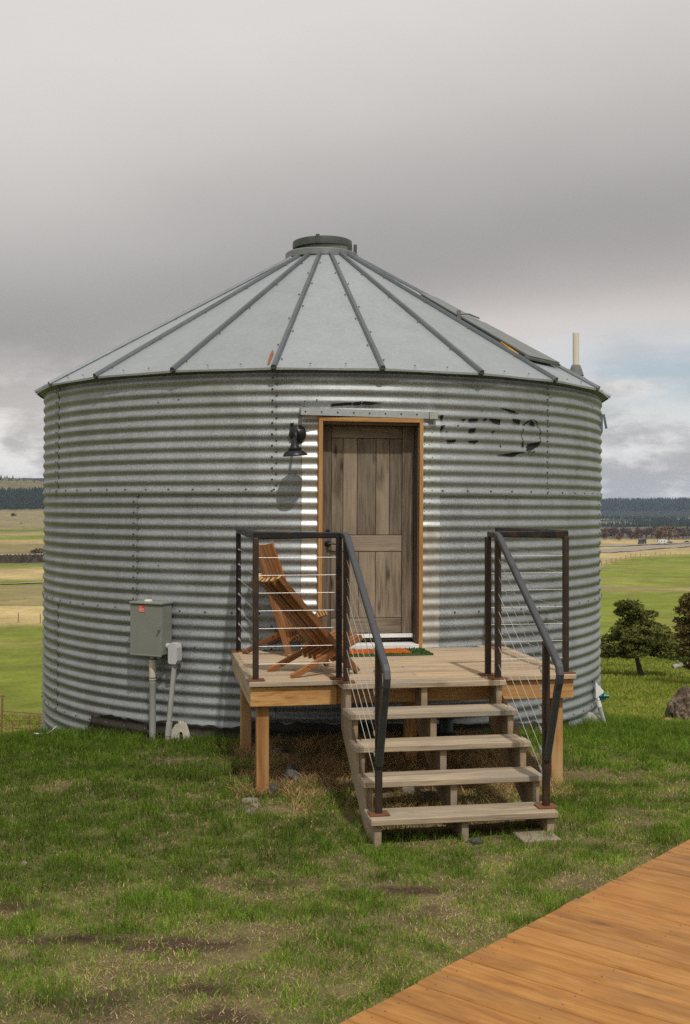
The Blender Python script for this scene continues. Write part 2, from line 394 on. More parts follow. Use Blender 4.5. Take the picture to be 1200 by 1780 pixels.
def attr_mat(name, rough=.9, noise_scale=None, amp=.3, trans=0.0, detail=5):
    m = NM(name); a = m.n('ShaderNodeAttribute', attribute_name='Col').outputs['Color']
    c = a
    if noise_scale:
        v = m.coords(False)
        for s_ in (noise_scale if isinstance(noise_scale, (list, tuple)) else [noise_scale]):
            n_ = m.noise(v, s_, detail=detail, rough=.65)
            c = m.mix(1.0, c, m.ramp(n_, [(.28, 1 - amp), (.72, 1 + amp)]), 'MULTIPLY')
    m.fin(c, rough, 0, .15)
    if trans:
        tr = m.n('ShaderNodeBsdfTranslucent', {'Color': c})
        mx = m.n('ShaderNodeMixShader', {0: trans, 1: m.b.outputs[0], 2: tr.outputs[0]})
        m.t.links.new(mx.outputs[0], m.o.inputs[0])
    return m.m
M_ground = attr_mat('ground_soil', .95, [.02, .22, 2.5, 22, 75], .26)
M_grass = attr_mat('grass_blades', .6, None, 0, .42)
M_leaf = attr_mat('leaf_foliage', .7, None, 0, .15)
M_far = attr_mat('far_foliage', .9, None, 0)

# ------------------------------------------------------------------ numpy noise
def vnoise(x, y, seed=0):
    x = np.asarray(x, float); y = np.asarray(y, float)
    xi = np.floor(x).astype(np.int64); yi = np.floor(y).astype(np.int64); fx = x - xi; fy = y - yi
    def hsh(a, b):
        n = (a * 374761393 + b * 668265263 + seed * 1442695041) & 0xffffffff
        n = ((n ^ (n >> 13)) * 1274126177) & 0xffffffff
        return ((n ^ (n >> 16)) & 0xffff) / 65535.0
    sx = fx*fx*(3-2*fx); sy = fy*fy*(3-2*fy)
    return (hsh(xi, yi)*(1-sx)+hsh(xi+1, yi)*sx)*(1-sy) + (hsh(xi, yi+1)*(1-sx)+hsh(xi+1, yi+1)*sx)*sy
def fbm(x, y, seed=0, o=4):
    s = 0; a = .5; t = 0
    for i in range(o):
        s = s + a * vnoise(x * 2**i + 13.1 * i, y * 2**i + 7.7 * i, seed + i); t += a; a *= .5
    return s / t
def sstep(a, b, x): t = np.clip((x - a) / (b - a), 0, 1); return t*t*(3-2*t)

# ------------------------------------------------------------------ terrain
LP = np.array([(0,0),(10.2,0),(11.3,-.13),(12.7,-.43),(16,-1.37),(25,-3.9),(60,-9.9),(100,-12),(150,-12.9),(303,-17.9),(468,-19.9),(571,-21.9),(780,-22.9),(1280,-22.9),(2000,-4.9),(2400,33),(2700,50),(3300,91),(4000,60),(12000,0)], float)
RP = np.array([(0,0),(10.4,0),(12.5,-.24),(16,-1.05),(20,-1.80),(24,-2.34),(30,-3.17),(55,-5.77),(110,-9.9),(250,-14.9),(500,-19.9),(770,-28.9),(930,-29.0),(1200,-31),(2000,-36),(2600,-33),(3200,-28),(4000,-22),(5000,32),(5600,20),(12000,0)], float)
def height(x, y):
    x = np.asarray(x, float); y = np.asarray(y, float)
    r = np.hypot(x, y); az = np.degrees(np.arctan2(x, y))
    d = r / np.where(r > 14, 1.035, 1 + .035 * np.clip((r - 9) / 5, 0, 1))
    wr = sstep(-7, 7, az)
    z = np.interp(d, LP[:, 0], LP[:, 1]) * (1-wr) + np.interp(d, RP[:, 0], RP[:, 1]) * wr
    z = z + (fbm(x*.9, y*.9, 3)-.5) * .07 * sstep(2, 4, r) + (fbm(x*3.1, y*3.1, 9)-.5) * .03
    z = z + (fbm(x*.05, y*.05, 5)-.5) * np.clip((r-20)*.02, 0, 1.6)
    z = z + (fbm(x*.004, y*.004, 6)-.5) * np.clip((r-1500)*.016, 0, 26)
    # soil mounded against the wall under the porch, and a shoulder along the left wall
    z = z + .12 * np.exp(-(((x-.3)/1.1)**2 + ((y-9.8)/.75)**2)) + (fbm(x*2.3, y*2.3, 15)-.5)*.12*np.exp(-(((x-.4)/1.2)**2 + ((y-9.3)/.8)**2))
    return z
def H(x, y): return float(height(np.array([x]), np.array([y]))[0])

GREEN = np.array((.16, .185, .022)); STRAW = np.array((.44, .335, .15)); OLIVE = np.array((.205, .17, .072)); DRY = np.array((.235, .19, .095))
DARKF = np.array((.020, .024, .018)); SCRUB = np.array((.105, .095, .065)); SOIL = np.array((.125, .092, .055)); MUD = np.array((.05, .032, .02)); LAWN = np.array((.11, .115, .035))
def lawn_masks(x, y):
    """greenness 0..1, bare 0..1"""
    n = fbm(x*2.0, y*2.3, 21, 4); n2 = fbm(x*5.5, y*6.5, 31, 3); n3 = fbm(x*.45+3, y*.45, 41, 3)
    lush = .38 * (1-sstep(-1.4, 1.2, x)) * sstep(5.4, 7.4, y) + .26 * sstep(9.2, 10.6, y) + .15 * sstep(7.0, 8.4, y) + .12 * sstep(1.6, 2.4, x)
    g = (n-.5)*1.7 + (n2-.5)*1.6 + (n3-.5)*.6 + .72 + lush - .12*(1-sstep(5.4, 6.6, y))
    bare = np.zeros_like(n)
    for (bx, by, rx, ry, s) in [(-1.40, 9.55, .42, .24, 1.1), (-1.32, 5.62, .42, .09, 1.4), (-.83, 5.55, .30, .11, 1.6), (-.63, 5.05, .2, .09, .9), (.30, 6.45, .30, .11, 1.2), (-.55, 8.15, .3, .10, .9), (-.6, 6.55, .5, .12, .6), (-1.9, 6.1, .35, .1, .7), (.0, 7.0, .25, .2, .5),
                                (.25, 6.0, .5, .2, .55), (1.55, 7.3, .25, .15, .8), (.75, 7.75, .75, .45, 1.0), (.35, 8.9, 1.15, .62, 1.5), (-1.55, 10.1, .18, .5, .8), (.9, 9.6, 1.3, .5, 1.4), (-1.78, 7.95, .2, .08, .7), (-.45, 4.75, .5, .15, .6), (-1.2, 4.9, .5, .15, .55)]:
        bare = np.maximum(bare, s * np.exp(-(((x-bx)/rx)**2 + ((y-by)/ry)**2) * 1.2) )
    bare = np.clip(bare * (.55 + 1.0 * n2) + np.clip((.42-n)*2.2, 0, .6) - .15, 0, 1)
    return np.clip(g, 0, 1), bare
def under_deck(x, y):
    u = (x+.7)*.986 + (y-8.394)*.165; v = (x+.7)*.165 - (y-8.394)*.986
    return sstep(-.18, .12, u) * (1-sstep(2.3, 2.55, u)) * (1-sstep(-.45, .0, v + .25*(vnoise(x*5, y*5, 77)-.5)))
def zone(x, y):
    r = np.hypot(x, y); az = np.degrees(np.arctan2(x, y)); d = r/1.035
    n = fbm(x*.02, y*.05, 51, 4)[:, None]; m2 = fbm(x*.004, y*.006, 61, 4)[:, None]
    wr = sstep(-7, 7, az)[:, None]
    def bands(lst, dd):
        dd = dd + (fbm(x*.01, y*.01, 71, 3)-.5)*dd*.08
        c = np.repeat(lst[0][1][None, :], len(x), 0)
        for (d0, col, soft) in lst[1:]:
            t = sstep(d0*(1-soft), d0*(1+soft), dd)[:, None]; c = c*(1-t) + col*t
        return c
    G2 = GREEN*1.08
    Lc = bands([(0, GREEN*.85, 0), (60, G2*.88, .2), (148, STRAW, .03), (186, OLIVE*1.15, .05), (290, GREEN*1.0, .03), (325, STRAW*.9, .03), (410, GREEN*.95, .04), (440, SCRUB, .02), (585, OLIVE, .04), (780, STRAW*.8, .05), (900, GREEN*1.1, .05), (1020, STRAW*.75, .04), (1150, GREEN*.8, .04), (1290, DRY, .05), (1950, DRY*.85, .03), (2010, DARKF, .01), (2420, OLIVE*.72, .02), (3080, DARKF*1.6, .03)], d)
    k = (az-14.5)
    Rc = bands([(0, GREEN*.8, 0), (22, GREEN*1.0, .2), (60, G2, .3), (215, STRAW*.62, .05), (250, G2, .06), (340, GREEN*1.05, .1)], d)
    edge = 400 + np.clip(az-12.7, -8, 12)*80
    t = sstep(.97, 1.03, d/edge)[:, None]; Rc = Rc*(1-t) + STRAW*(.92)*t
    t = sstep(1130, 1200, d)[:, None]; Rc = Rc*(1-t) + SCRUB*t
    t = sstep(2050, 2500, d)[:, None]; Rc = Rc*(1-t) + (DARKF*1.5*(1-sstep(.5, .62, m2)) + SCRUB*2.0*sstep(.5, .60, m2))*t
    t = sstep(3300, 3600, d)[:, None]; Rc = Rc*(1-t) + DARKF*1.1*t
    c = Lc*(1-wr) + Rc*wr
    pat = sstep(.52, .72, n) * (d < 1200)[:, None] * (d > 14)[:, None]
    c = c*(1-.22*pat) + STRAW*.8*.22*pat
    c = c * (.8 + .4*fbm(x*.2, y*.2, 81, 3)[:, None])
    g, bare = lawn_masks(x, y); ud = under_deck(x, y)
    lc = np.array((.165, .128, .060))*(.45+.9*fbm(x*7, y*7, 93, 3))[:, None]*(1-g[:, None]*.6) + LAWN*g[:, None]*.6
    mud = sstep(.30, .60, bare)[:, None]*(y < 7.2)[:, None]
    lc = lc*(1-bare[:, None]) + ((SOIL*1.35*(1-mud) + MUD*1.1*mud)*(.5+1.0*fbm(x*9, y*9, 91, 3)[:, None]))*bare[:, None]
    lc = lc*(1-ud[:, None]) + (np.array((.16, .108, .058))*(.45+fbm(x*6, y*6, 92, 3)[:, None]))*ud[:, None]
    t = sstep(11.5, 15, r)[:, None]
    return lc*(1-t) + c*t

def set_col(me, cols):
    a = me.color_attributes.new('Col', 'FLOAT_COLOR', 'POINT')
    a.data.foreach_set('color', np.concatenate([cols, np.ones((len(cols), 1))], 1).astype(np.float32).ravel())
def raw_mesh(name, V, F, mat, cols=None, sm=False):
    V = np.asarray(V, np.float32); F = np.asarray(F, np.int32); k = F.shape[1]
    me = bpy.data.meshes.new(name)
    me.vertices.add(len(V)); me.vertices.foreach_set('co', V.ravel())
    me.loops.add(F.size); me.loops.foreach_set('vertex_index', F.ravel())
    me.polygons.add(len(F)); me.polygons.foreach_set('loop_start', np.arange(0, F.size, k, dtype=np.int32)); me.polygons.foreach_set('loop_total', np.full(len(F), k, np.int32))
    if sm: me.polygons.foreach_set('use_smooth', np.ones(len(F), bool))
    me.update(); me.validate()
    if cols is not None: set_col(me, np.asarray(cols))
    me.materials.append(mat); return me

azs = np.radians(np.concatenate([np.arange(-180, -44, 6), np.arange(-44, 44.01, .4), np.arange(50, 180, 6)]))
rr = [0.6]
while rr[-1] < 11000: rr.append(rr[-1] * (1.012 if 3.5 < rr[-1] < 13 else 1.026))
rr = np.array([q for q in rr if q < 7200])
A, Rr = np.meshgrid(azs, rr); X = (Rr*np.sin(A)).ravel(); Y = (Rr*np.cos(A)).ravel(); Z = height(X, Y)
na, nr = len(azs), len(rr)
ii, jj = np.meshgrid(np.arange(nr-1), np.arange(na), indexing='ij'); j2 = (jj+1) % na
F = np.stack([ii*na+jj, (ii+1)*na+jj, (ii+1)*na+j2, ii*na+j2], -1).reshape(-1, 4)[:, ::-1]
V = np.stack([X, Y, Z], 1)
V = np.concatenate([V, [[0, 0, H(0, .3)]]]); 
me = raw_mesh('ground', V, F, M_ground, zone(V[:, 0], V[:, 1]), True)
ground = tag(link('ground', me), 'grassy hill falling away to pasture, straw fields and wooded hills', kind='structure')

def strip(name, pts, width, mat, lift, label):
    mb = MB(); V = []; n = len(pts)
    for i, (az, d) in enumerate(pts):
        a = rad(az); 
        for s_ in (-.5, .5):
            q = (d*1.035 + s_*width); x, y = q*math.sin(a), q*math.cos(a); V.append((x, y, H(x, y)+lift))
    mb.add(V, [(2*i, 2*i+1, 2*i+3, 2*i+2) for i in range(n-1)])
    return tag(mb.obj(name, mat), label, kind='structure')
az_ = [4+.5*i for i in range(46)]
strip('road', [(a, 770+(a-12.4)*37) for a in az_], 70, M_asphalt, .5, 'near carriageway of the grey highway across the straw fields')
strip('road', [(a, 905+(a-13)*27) for a in az_], 45, M_asphalt, .5, 'far carriageway of the grey highway')
azl = [-30+.5*i for i in range(50)]
strip('path', [(a, 303+(a+14)*1.2) for a in azl], 7.0, M_paver, .25, 'pale farm track across the left fields')
strip('gravel_bar', [(a, 555+(a+14)*1.5) for a in azl], 44, M_gravel, .5, 'pale gravel strip crossing the left valley')

# ------------------------------------------------------------------ grain bin
XC, YC, R0 = -.2617, 13.4957, 3.1736
TH = .1656
PITCH, AMP = .1016, .0094
ZS1 = CAM_Z + .1289
def cr_(z): return AMP * math.cos(2*PI*(z-ZS1)/PITCH - .285)
def bang(phi, r, z): return (r*math.sin(phi), -r*math.cos(phi), z)
bin_ = thing('grain_bin', 'round corrugated galvanised grain bin cabin with conical metal roof and wooden door', 'grain bin', (XC, YC, 0), 0, None, 0, .0051)
SHEET = 1.1176
DOOR_P0, DOOR_P1, DOOR_Z = rad(.65), rad(17.3), 2.912
def sheet_mesh(z0, z1, nm, a0=None):
    nz = max(8, int(round((z1-z0)/PITCH*12))); npz = 44; dphi = rad(51.43); V = []; F = []
    tl = [j/npz for j in range(npz+1)]; zl_ = [z0 + (z1-z0)*i/nz for i in range(nz+1)]
    if a0 is not None:
        tl = sorted(tl + [q for q in ((p - a0 + .006)/(dphi+.012) for p in (DOOR_P0, DOOR_P1)) if 0 < q < 1]); npz = len(tl)-1
        if z0 < DOOR_Z < z1: zl_ = sorted(zl_ + [DOOR_Z]); nz += 1
    for i in range(nz+1):
        z = zl_[i]; fz = (z1-z)/(z1-z0)
        for j in range(npz+1):
            t = tl[j]; p = -.006 + t*(dphi+.012)
            V.append(bang(p, R0 + cr_(z) + .006*fz**3 + .004*t, z))
    for i in range(nz):
        for j in range(npz):
            if a0 is not None and DOOR_P0-1e-4 < a0-.006+tl[j]*(dphi+.012) and a0-.006+tl[j+1]*(dphi+.012) < DOOR_P1+1e-4 and zl_[i+1] <= DOOR_Z+1e-5 and zl_[i] >= CAM_Z-1.2821-.04: continue
            a = i*(npz+1)+j; F.append((a, a+1, a+npz+2, a+npz+1))
    me = raw_mesh(nm, V, F, M_wall, None, True); return me
rings = [(ZS1-.02, ZS1+SHEET+.012, -7.0), (ZS1-SHEET-.02, ZS1-.0, -32.7), (ZS1-2*SHEET-.02, ZS1-SHEET, -7.0), (ZS1-3*SHEET+.05, ZS1-2*SHEET, -32.7)]
for k, (z0, z1, a0) in enumerate(rings):
    me = sheet_mesh(z0, z1, 'wall_sheet')
    for q in range(7):
        doorway = q == 0
        o = link('wall_sheet', sheet_mesh(z0, z1, 'wall_sheet', rad(a0)) if doorway else me, bin_, None, Matrix.Rotation(rad(a0 + 51.43*q), 4, 'Z'))
# bolts: one stuff part
mb = MB()
def dome(mb, phi, z, r=.0105, rr_=None, base=None):
    if rad(-2.8) < phi < rad(20.6) and z < 2.98 and base is None: return
    if rad(-2.8)+2*PI < phi < rad(20.6)+2*PI and z < 2.98 and base is None: return
    p = Vector(bang(phi, (R0 + cr_(z) + .009) if base is None else base, z)); nrm = Vector((math.sin(phi), -math.cos(phi), 0)); t = Vector((math.cos(phi), math.sin(phi), 0)); u = Vector((0, 0, 1))
    V = []; 
    for rad_, h in ((1, 0), (.8, .55)):
        for j in range(6):
            a = j*PI/3; V.append(p + (t*math.cos(a)+u*math.sin(a))*r*rad_ + nrm*r*h)
    V.append(p + nrm*r*.85)
    F = [(j, (j+1) % 6, 6+(j+1) % 6, 6+j) for j in range(6)] + [(6+j, 6+(j+1) % 6, 12) for j in range(6)]
    mb.add(V, F)
for (z0, z1, a0) in rings:
    for q in range(7):
        a = rad(a0 + 51.43*q)
        nb = int((z1-z0)/PITCH*2); 
        for i in range(nb):
            z = z0 + .035 + i*PITCH/2
            dome(mb, a + (.0055 if i % 2 else -.0055) + random.uniform(-.0006, .0006), z)
    nbolt = 77
    for i in range(nbolt):
        dome(mb, 2*PI*i/nbolt + rad(a0), z0 + .045, .011)
for i in range(40):
    ph = rad(random.uniform(-60, 70)); dome(mb, ph, random.uniform(.5, 3.2), .008)
b = mb.obj('bolt', M_bolt, bin_, rad(50)); b['kind'] = 'stuff'

def conform(mb, phis, zlo, zhi, off, nz=None, mi=0):
    """sheet following the corrugation between per-column heights"""
    n = len(phis); nz = nz or max(6, int((max(zhi)-min(zlo))/PITCH*12)); V = []; F = []
    for i in range(nz+1):
        for p, a, b in zip(phis, zlo, zhi):
            z = a + (b-a)*i/nz; V.append(bang(p, R0 + cr_(z) + off, z))
    for i in range(nz):
        for j in range(n-1):
            q = i*n+j; F.append((q, q+1, q+n+1, q+n))
    mb.add(V, F, mi)

# roof
RE, ZE, SL = R0+.083, CAM_Z+1.244, .574
def zr(r): return ZE + (RE-r)*SL
dA = rad(360/21); ROOF0 = rad(-6.9)
V = []; F = []; nr_ = 8; nw = 6
for i in range(nr_+1):
    r = .40 + (RE-.40)*i/nr_
    for j in range(nw+1):
        t = j/nw; p = t*dA
        bul = -.012*math.sin(PI*t)*(i/nr_)
        chord = math.cos(dA/2)/math.cos(p-dA/2)
        rc = r*(chord*.6+.4)
        V.append(bang(p, rc, zr(r) + bul*.4))
for j in range(nw+1):
    t = j/nw; p = t*dA; chord = math.cos(dA/2)/math.cos(p-dA/2)
    V.append(bang(p, RE*(chord*.6+.4)-.002, ZE-.022 + .002*math.sin(7*t)))
for i in range(nr_+1):
    for j in range(nw):
        a = i*(nw+1)+j; F.append((a, a+1, a+nw+2, a+nw+1)[::-1])
roof_me = raw_mesh('roof_panel', V, F, M_roof)
smooth(roof_me, rad(40))
rb = MB()
prof = [(-.026, 0), (-.026, .012), (-.016, .034), (.016, .034), (.026, .012), (.026, 0)]
rb.sweep([bang(0, .40, zr(.40)-.002), bang(0, RE+.012, zr(RE+.012)-.002)], prof)
rib_me = rb.mesh('roof_rib', M_rib)
for i in range(21):
    link('roof_panel', roof_me, bin_, None, Matrix.Rotation(ROOF0 + i*dA, 4, 'Z'))
    link('roof_rib', rib_me, bin_, None, Matrix.Rotation(ROOF0 + i*dA, 4, 'Z'))
mb = MB(); sb = MB()
for i in range(21):
    a = ROOF0 + i*dA
    e = Vector(bang(a, RE+.016, zr(RE+.016)-.004)); t = Vector((math.cos(a), math.sin(a), 0)); nrm = Vector((math.sin(a), -math.cos(a), 0))
    mb.add([e - t*.024, e + t*.024, e + t*.012 + Vector((0, 0, .036)), e - t*.012 + Vector((0, 0, .036)), e - nrm*.04 + Vector((0, 0, -.03))], [(0, 1, 2, 3), (0, 4, 1)])
    for k in range(9):
        r = .7 + k*.3; s_ = (-1)**k
        p = Vector(bang(a + s_*.045/r*1.0, r, zr(r)+.003))
        sb.lathe([(.009, 0), (.007, .008), (0, .010)], 6, Matrix.Translation(p))
    for k in (1, 2):
        p = Vector(bang(a + dA*k/3, RE-.06, zr(RE-.06)+.002)); sb.lathe([(.009, 0), (.007, .008), (0, .010)], 6, Matrix.Translation(p))
mb.obj('rib_end_shade', M_bolt, bin_)['kind'] = 'stuff'  # dark plates stand in for the shade inside the open rib ends
sb.obj('roof_screw', M_bolt, bin_)['kind'] = 'stuff'
# eave soffit ring that closes the roof to the wall
mb = MB(); mb.lathe([(RE-.03, ZE-.012), (R0+.012, ZE-.03), (R0-.03, ZE-.05)], 84); mb.obj('eave_ring', M_rib, bin_, rad(60))
# cap
mb = MB(); mb.lathe([(.39, 5.0), (.425, 5.003), (.432, 5.008), (.428, 5.075), (.415, 5.088), (.345, 5.095), (.33, 5.10)], 48, Matrix.Translation((-.035, 0, 5.02)) @ Matrix.Rotation(rad(.8), 4, 'Y') @ Matrix.Translation((0, 0, -5.02)))
mb.obj('roof_collar', M_collar, bin_, rad(35))
cap = MB(); cap.lathe([(.315, 5.09), (.315, 5.17), (.30, 5.18)], 40); cap.obj('cap_neck', M_collar, bin_, rad(35))
cap = MB(); Mt = Matrix.Translation((-.03, 0, 5.150)) @ Matrix.Rotation(rad(-1.2), 4, 'Y')
cap.lathe([(.325, .0), (.347, 0.0), (.35, .04), (.347, .080), (.33, .089), (.18, .101), (0, .105)], 48, Mt)
lid = cap.obj('cap_lid', M_cap, bin_, rad(35))
mb = MB()
mb.box((-.10, -.357, 5.145), (-.055, -.345, 5.25), .002); mb.box((-.092, -.368, 5.16), (-.083, -.352, 5.235)); mb.box((-.072, -.368, 5.16), (-.063, -.352, 5.235))
mb.obj('lid_clasp', M_cap, bin_)
mb = MB(); mb.box((.335, -.05, 5.06), (.375, .03, 5.20), .002); mb.obj('lid_hinge', M_cap, bin_)
mb = MB(); mb.box((.29, -.16, 5.07), (.32, -.12, 5.15)); mb.obj('lid_bracket', M_cap, bin_)
# roof hatch with yellow foam
def onroof(phi, r, n=0):  # point, with lift n along the roof normal
    c = math.sqrt(1+SL*SL); return Vector(bang(phi, r + n*SL/c, zr(r) + n/c))
pc = rad(-6.9 + 360/21*3.5)
hf = Vector(bang(pc, 1, -SL)).normalized(); ht = Vector((math.cos(pc), math.sin(pc), 0)); hn = ht.cross(hf) * -1
if hn.z < 0: hn = -hn
def slab(mb, r0, r1, w0, w1, l0, l1, c=.004):
    a = onroof(pc, r0); L_ = (r1-r0)*math.sqrt(1+SL*SL)
    V = [a + hf*(s*L_) + ht*(q*(w0+(w1-w0)*s)) + hn*l for l in (l0, l1) for s, q in ((0, -1), (1, -1), (1, 1), (0, 1))]
    mb.add(V, [(0,3,2,1),(4,5,6,7),(0,1,5,4),(1,2,6,5),(2,3,7,6),(3,0,4,7)])
mb = MB(); slab(mb, 1.42, 1.98, .17, .24, .030, .042); slab(mb, 2.0, 2.84, .25, .34, .034, .048); slab(mb, 2.80, 2.855, .335, .345, .012, .034); mb.obj('roof_hatch', M_collar, bin_)
mb = MB(); slab(mb, 1.44, 2.82, .16, .325, .0, .030); mb.obj('hatch_curb', M_rib, bin_)
mb = MB(); a = onroof(pc, 2.48)
V = [onroof(pc, 2.50) - ht*.305 + hn*.022, onroof(pc, 2.72) - ht*.345 + hn*.005, onroof(pc, 2.74) - ht*.31 + hn*.014, onroof(pc, 2.56) - ht*.295 + hn*.03]
mb.add(V + [v - hn*.02 + ht*.05 for v in V], [(0,1,2,3),(4,7,6,5),(0,4,5,1),(1,5,6,2),(2,6,7,3),(3,7,4,0)]); mb.obj('foam_filler', M_yellow, bin_)
mb = MB(); q = onroof(pc, 1.98) - ht*.24
mb.box((-.02, -.02, 0), (.02, .02, .10), .003, M=Matrix.Translation(q)); mb.tube([q + Vector((0, 0, .06)), q + ht*.2 + Vector((0, 0, .09)), q + ht*.42 + Vector((0, -.02, .07))], .008, 6)
mb.obj('hatch_latch', M_boot, bin_)
# rust streak at the rib end
mb = MB(); a = ROOF0 - .022
V = [onroof(a, 3.20, .004), onroof(a+.006, 3.20, .004), onroof(a+.004, 2.98, .004), onroof(a-.004, 2.9, .004), onroof(a-.006, 3.0, .004)]
mb.add(V, [(0, 1, 2, 3, 4)]); mb.obj('rust_streak', M_rustmark, bin_)
# torn strip at the right wall
mb = MB(); p0 = Vector(bang(rad(74), R0+.01, 3.16))
for dx, l, r_ in ((0, .2, 0), (.03, .16, .12)):
    mb.box((-.012, -.004, -l), (.012, .004, 0), 0, M=Matrix.Translation(p0 + Vector((dx*.7, -.01, 0))) @ Matrix.Rotation(r_*-1.6, 4, 'Y'))
mb.obj('torn_strip', M_rib, bin_)

# door (local frame of the porch: +x right along the porch, -y outwards)
DM = Matrix.Rotation(TH, 4, 'Z')
def D(v): return DM @ Vector(v)
cT, sT = math.cos(TH), math.sin(TH)
def dpx(px, yl):
    """x in the door frame of a photo column at depth yl in that frame"""
    t = (px-600)/2000.0
    # world = (XC + x*c - yl*s, YC + x*s + yl*c)
    return (t*(YC + yl*cT) - (XC - yl*sT)) / (cT - t*sT)
def dz(py, yl, x=0): return CAM_Z - (py-881)/2000.0*(YC + x*sT + yl*cT)
FY = -3.205; PY = -3.015
xl, xr = dpx(552, FY), dpx(734, FY); zt = dz(725.5, FY); ZD = CAM_Z - 1.2821
xi, xo = xl+.036, xr-.034; zi = zt-.038
def dbeam(name, a, b_, w_, h_, mat, up=(0, -1, 0), parent=None, c=.002):
    return beam(name, D(a), D(b_), w_, h_, mat, parent or bin_, D(up), c)
fr = MB()
dbeam('door_frame', (xl+.018, FY+.13, ZD+.0), (xl+.018, FY+.13, zi), .036, .26, M_trim)
dbeam('door_frame', (xr-.017, FY+.13, ZD+.0), (xr-.017, FY+.13, zi), .034, .26, M_trim)
dbeam('door_frame', (xl, FY+.13, zt-.019), (xr, FY+.13, zt-.019), .038, .26, M_trim)
dbeam('door_jamb', (xi+.004, FY+.155, ZD+.05), (xi+.004, FY+.155, zi), .008, .25, M_jamb)
dbeam('door_jamb', (xo-.006, FY+.155, ZD+.05), (xo-.006, FY+.155, zi), .012, .25, M_jamb)
dbeam('door_jamb', (xi+.008, FY+.155, zi-.012), (xo-.012, FY+.155, zi-.012), .024, .25, M_jamb)
def plank(x0, x1, z0, z1, mat=M_door, yl=PY, th=.03, vert=True, nm='door_plank'):
    g = .0022
    if vert: return dbeam(nm, ((x0+x1)/2, yl+th/2, z0+g), ((x0+x1)/2, yl+th/2, z1-g), x1-x0-2*g, th, mat, c=.0025)
    return dbeam(nm, (x0+g, yl+th/2, (z0+z1)/2), (x1-g, yl+th/2, (z0+z1)/2), z1-z0-2*g, th, mat, c=.0025)
px = lambda v: dpx(v, PY)
pz = lambda v: dz(v, PY)
zb, ztop = pz(1101), zi-.024
x0, x1 = xi+.008, xo-.012
xs = [px(574), px(594.5), px(619), px(651.5), px(675), px(697)]
plank(x0, xs[0], zb, ztop, th=.036, yl=PY-.004); plank(xs[-1], x1, zb, ztop, th=.036, yl=PY-.004)
plank(xs[0], xs[-1], pz(761.5), ztop, vert=False)
plank(xs[0], xs[-1], pz(958.4), pz(929.6), M_doorl, vert=False)
plank(xs[0], xs[-1], zb, pz(1074), vert=False)
for i in range(5):
    plank(xs[i], xs[i+1], pz(929.6), pz(761.5), M_doorl if i == 1 else M_door, yl=PY+.004)
lx = [xs[0], px(596), px(622), px(651.5), xs[-1]]
for i in range(4): plank(lx[i], lx[i+1], pz(1074), pz(958.4), yl=PY+.004)
dbeam('door_backing', ((x0+x1)/2, PY+.06, ZD+.02), ((x0+x1)/2, PY+.06, ztop), x1-x0, .03, M_jamb)
dbeam('door_sweep', (x0+.01, PY-.012, pz(1104.5)), (x1-.005, PY-.012, pz(1104.5)), .034, .03, M_white)
dbeam('door_sill', (xi, FY+.10, ZD+.022), (xo, FY+.10, ZD+.022), .042, .20, M_white, up=(0, -1, 0))
# handle
mb = MB(); hx, hz = px(568), pz(944)
mb.lathe([(.030, 0), (.030, .008), (.012, .012), (.012, .05)], 16, Matrix.Translation((hx, PY-.004, hz)) @ Matrix.Rotation(PI/2, 4, 'X'))
mb.tube([(hx, PY-.05, hz), (hx+.03, PY-.055, hz+.002), (hx+.08, PY-.055, hz-.006), (hx+.115, PY-.05, hz-.002)], .009, 8)
mb.obj('door_handle', M_black, bin_, rad(40), DM)
mb = MB(); mb.lathe([(.022, 0), (.022, .01), (0, .014)], 14, Matrix.Translation((hx, PY-.004, hz+.11)) @ Matrix.Rotation(PI/2, 4, 'X')); mb.obj('deadbolt', M_black, bin_, rad(40), DM)
# flashing strips and header
mb = MB(); ph = [rad(-2.5 + 3.3*i/4) for i in range(5)]
conform(mb, ph, [ZD+.005]*5, [dz(722, FY)]*5, .014); mb.obj('flashing_strip', M_new, bin_, rad(60))
mb = MB(); ph = [rad(17.2 + 3.3*i/4) for i in range(5)]
conform(mb, ph, [ZD+.005]*5, [dz(912, FY, .5)]*5, .013); mb.obj('flashing_strip', M_dull, bin_, rad(60))
mb = MB()
V = []
ph = [rad(17.2 + 3.3*i/4) for i in range(5)]; zlo, zhi = dz(914, FY, .5), dz(724, FY, .5)
conform(mb, ph, [zlo]*5, [zhi]*5, .017); mb.obj('flashing_strip', M_strip, bin_, rad(60))
mb = MB(); conform(mb, ph, [dz(915.5, FY, .5)]*5, [dz(907, FY, .5)]*5, .022); mb.obj('strip_lip', M_new, bin_, rad(60))
mb = MB()
for i in range(24):
    for pp in (17.75, 18.6 + .5*(i % 2)):
        z = zlo + .06 + i*(zhi-zlo-.08)/24
        p = Vector(bang(rad(pp), R0+.017+cr_(z)+.002, z)); dome(mb, rad(pp), z, .006, None, R0+cr_(z)+.017)
b = mb.obj('strip_screw', M_bolt, bin_); b['kind'] = 'stuff'
hx0, hx1 = dpx(520, FY), dpx(758, FY)
mb = MB(); z0, z1 = dz(723, FY), dz(711, FY)
V = [(hx0, -3.12, z1+.012), (hx0, FY-.02, z1), (hx0, FY-.024, z0), (hx0, FY-.014, z0), (hx0, -3.10, z0+.01)]
V += [(hx1-.0, y+.05, z-.012) for _, y, z in V]
mb.add(V, [(0,1,2,3,4), (9,8,7,6,5)] + [(i, i+5, (i+1) % 5+5, (i+1) % 5) for i in range(5)])
mb.obj('header_flashing', M_strip, bin_, None, DM)
mb = MB(); mb.box((hx1-.07, FY-.0, z0-.016), (hx1+.005, FY+.08, z1-.008), .003); mb.obj('header_end_piece', M_new, bin_, None, DM)
mb = MB()
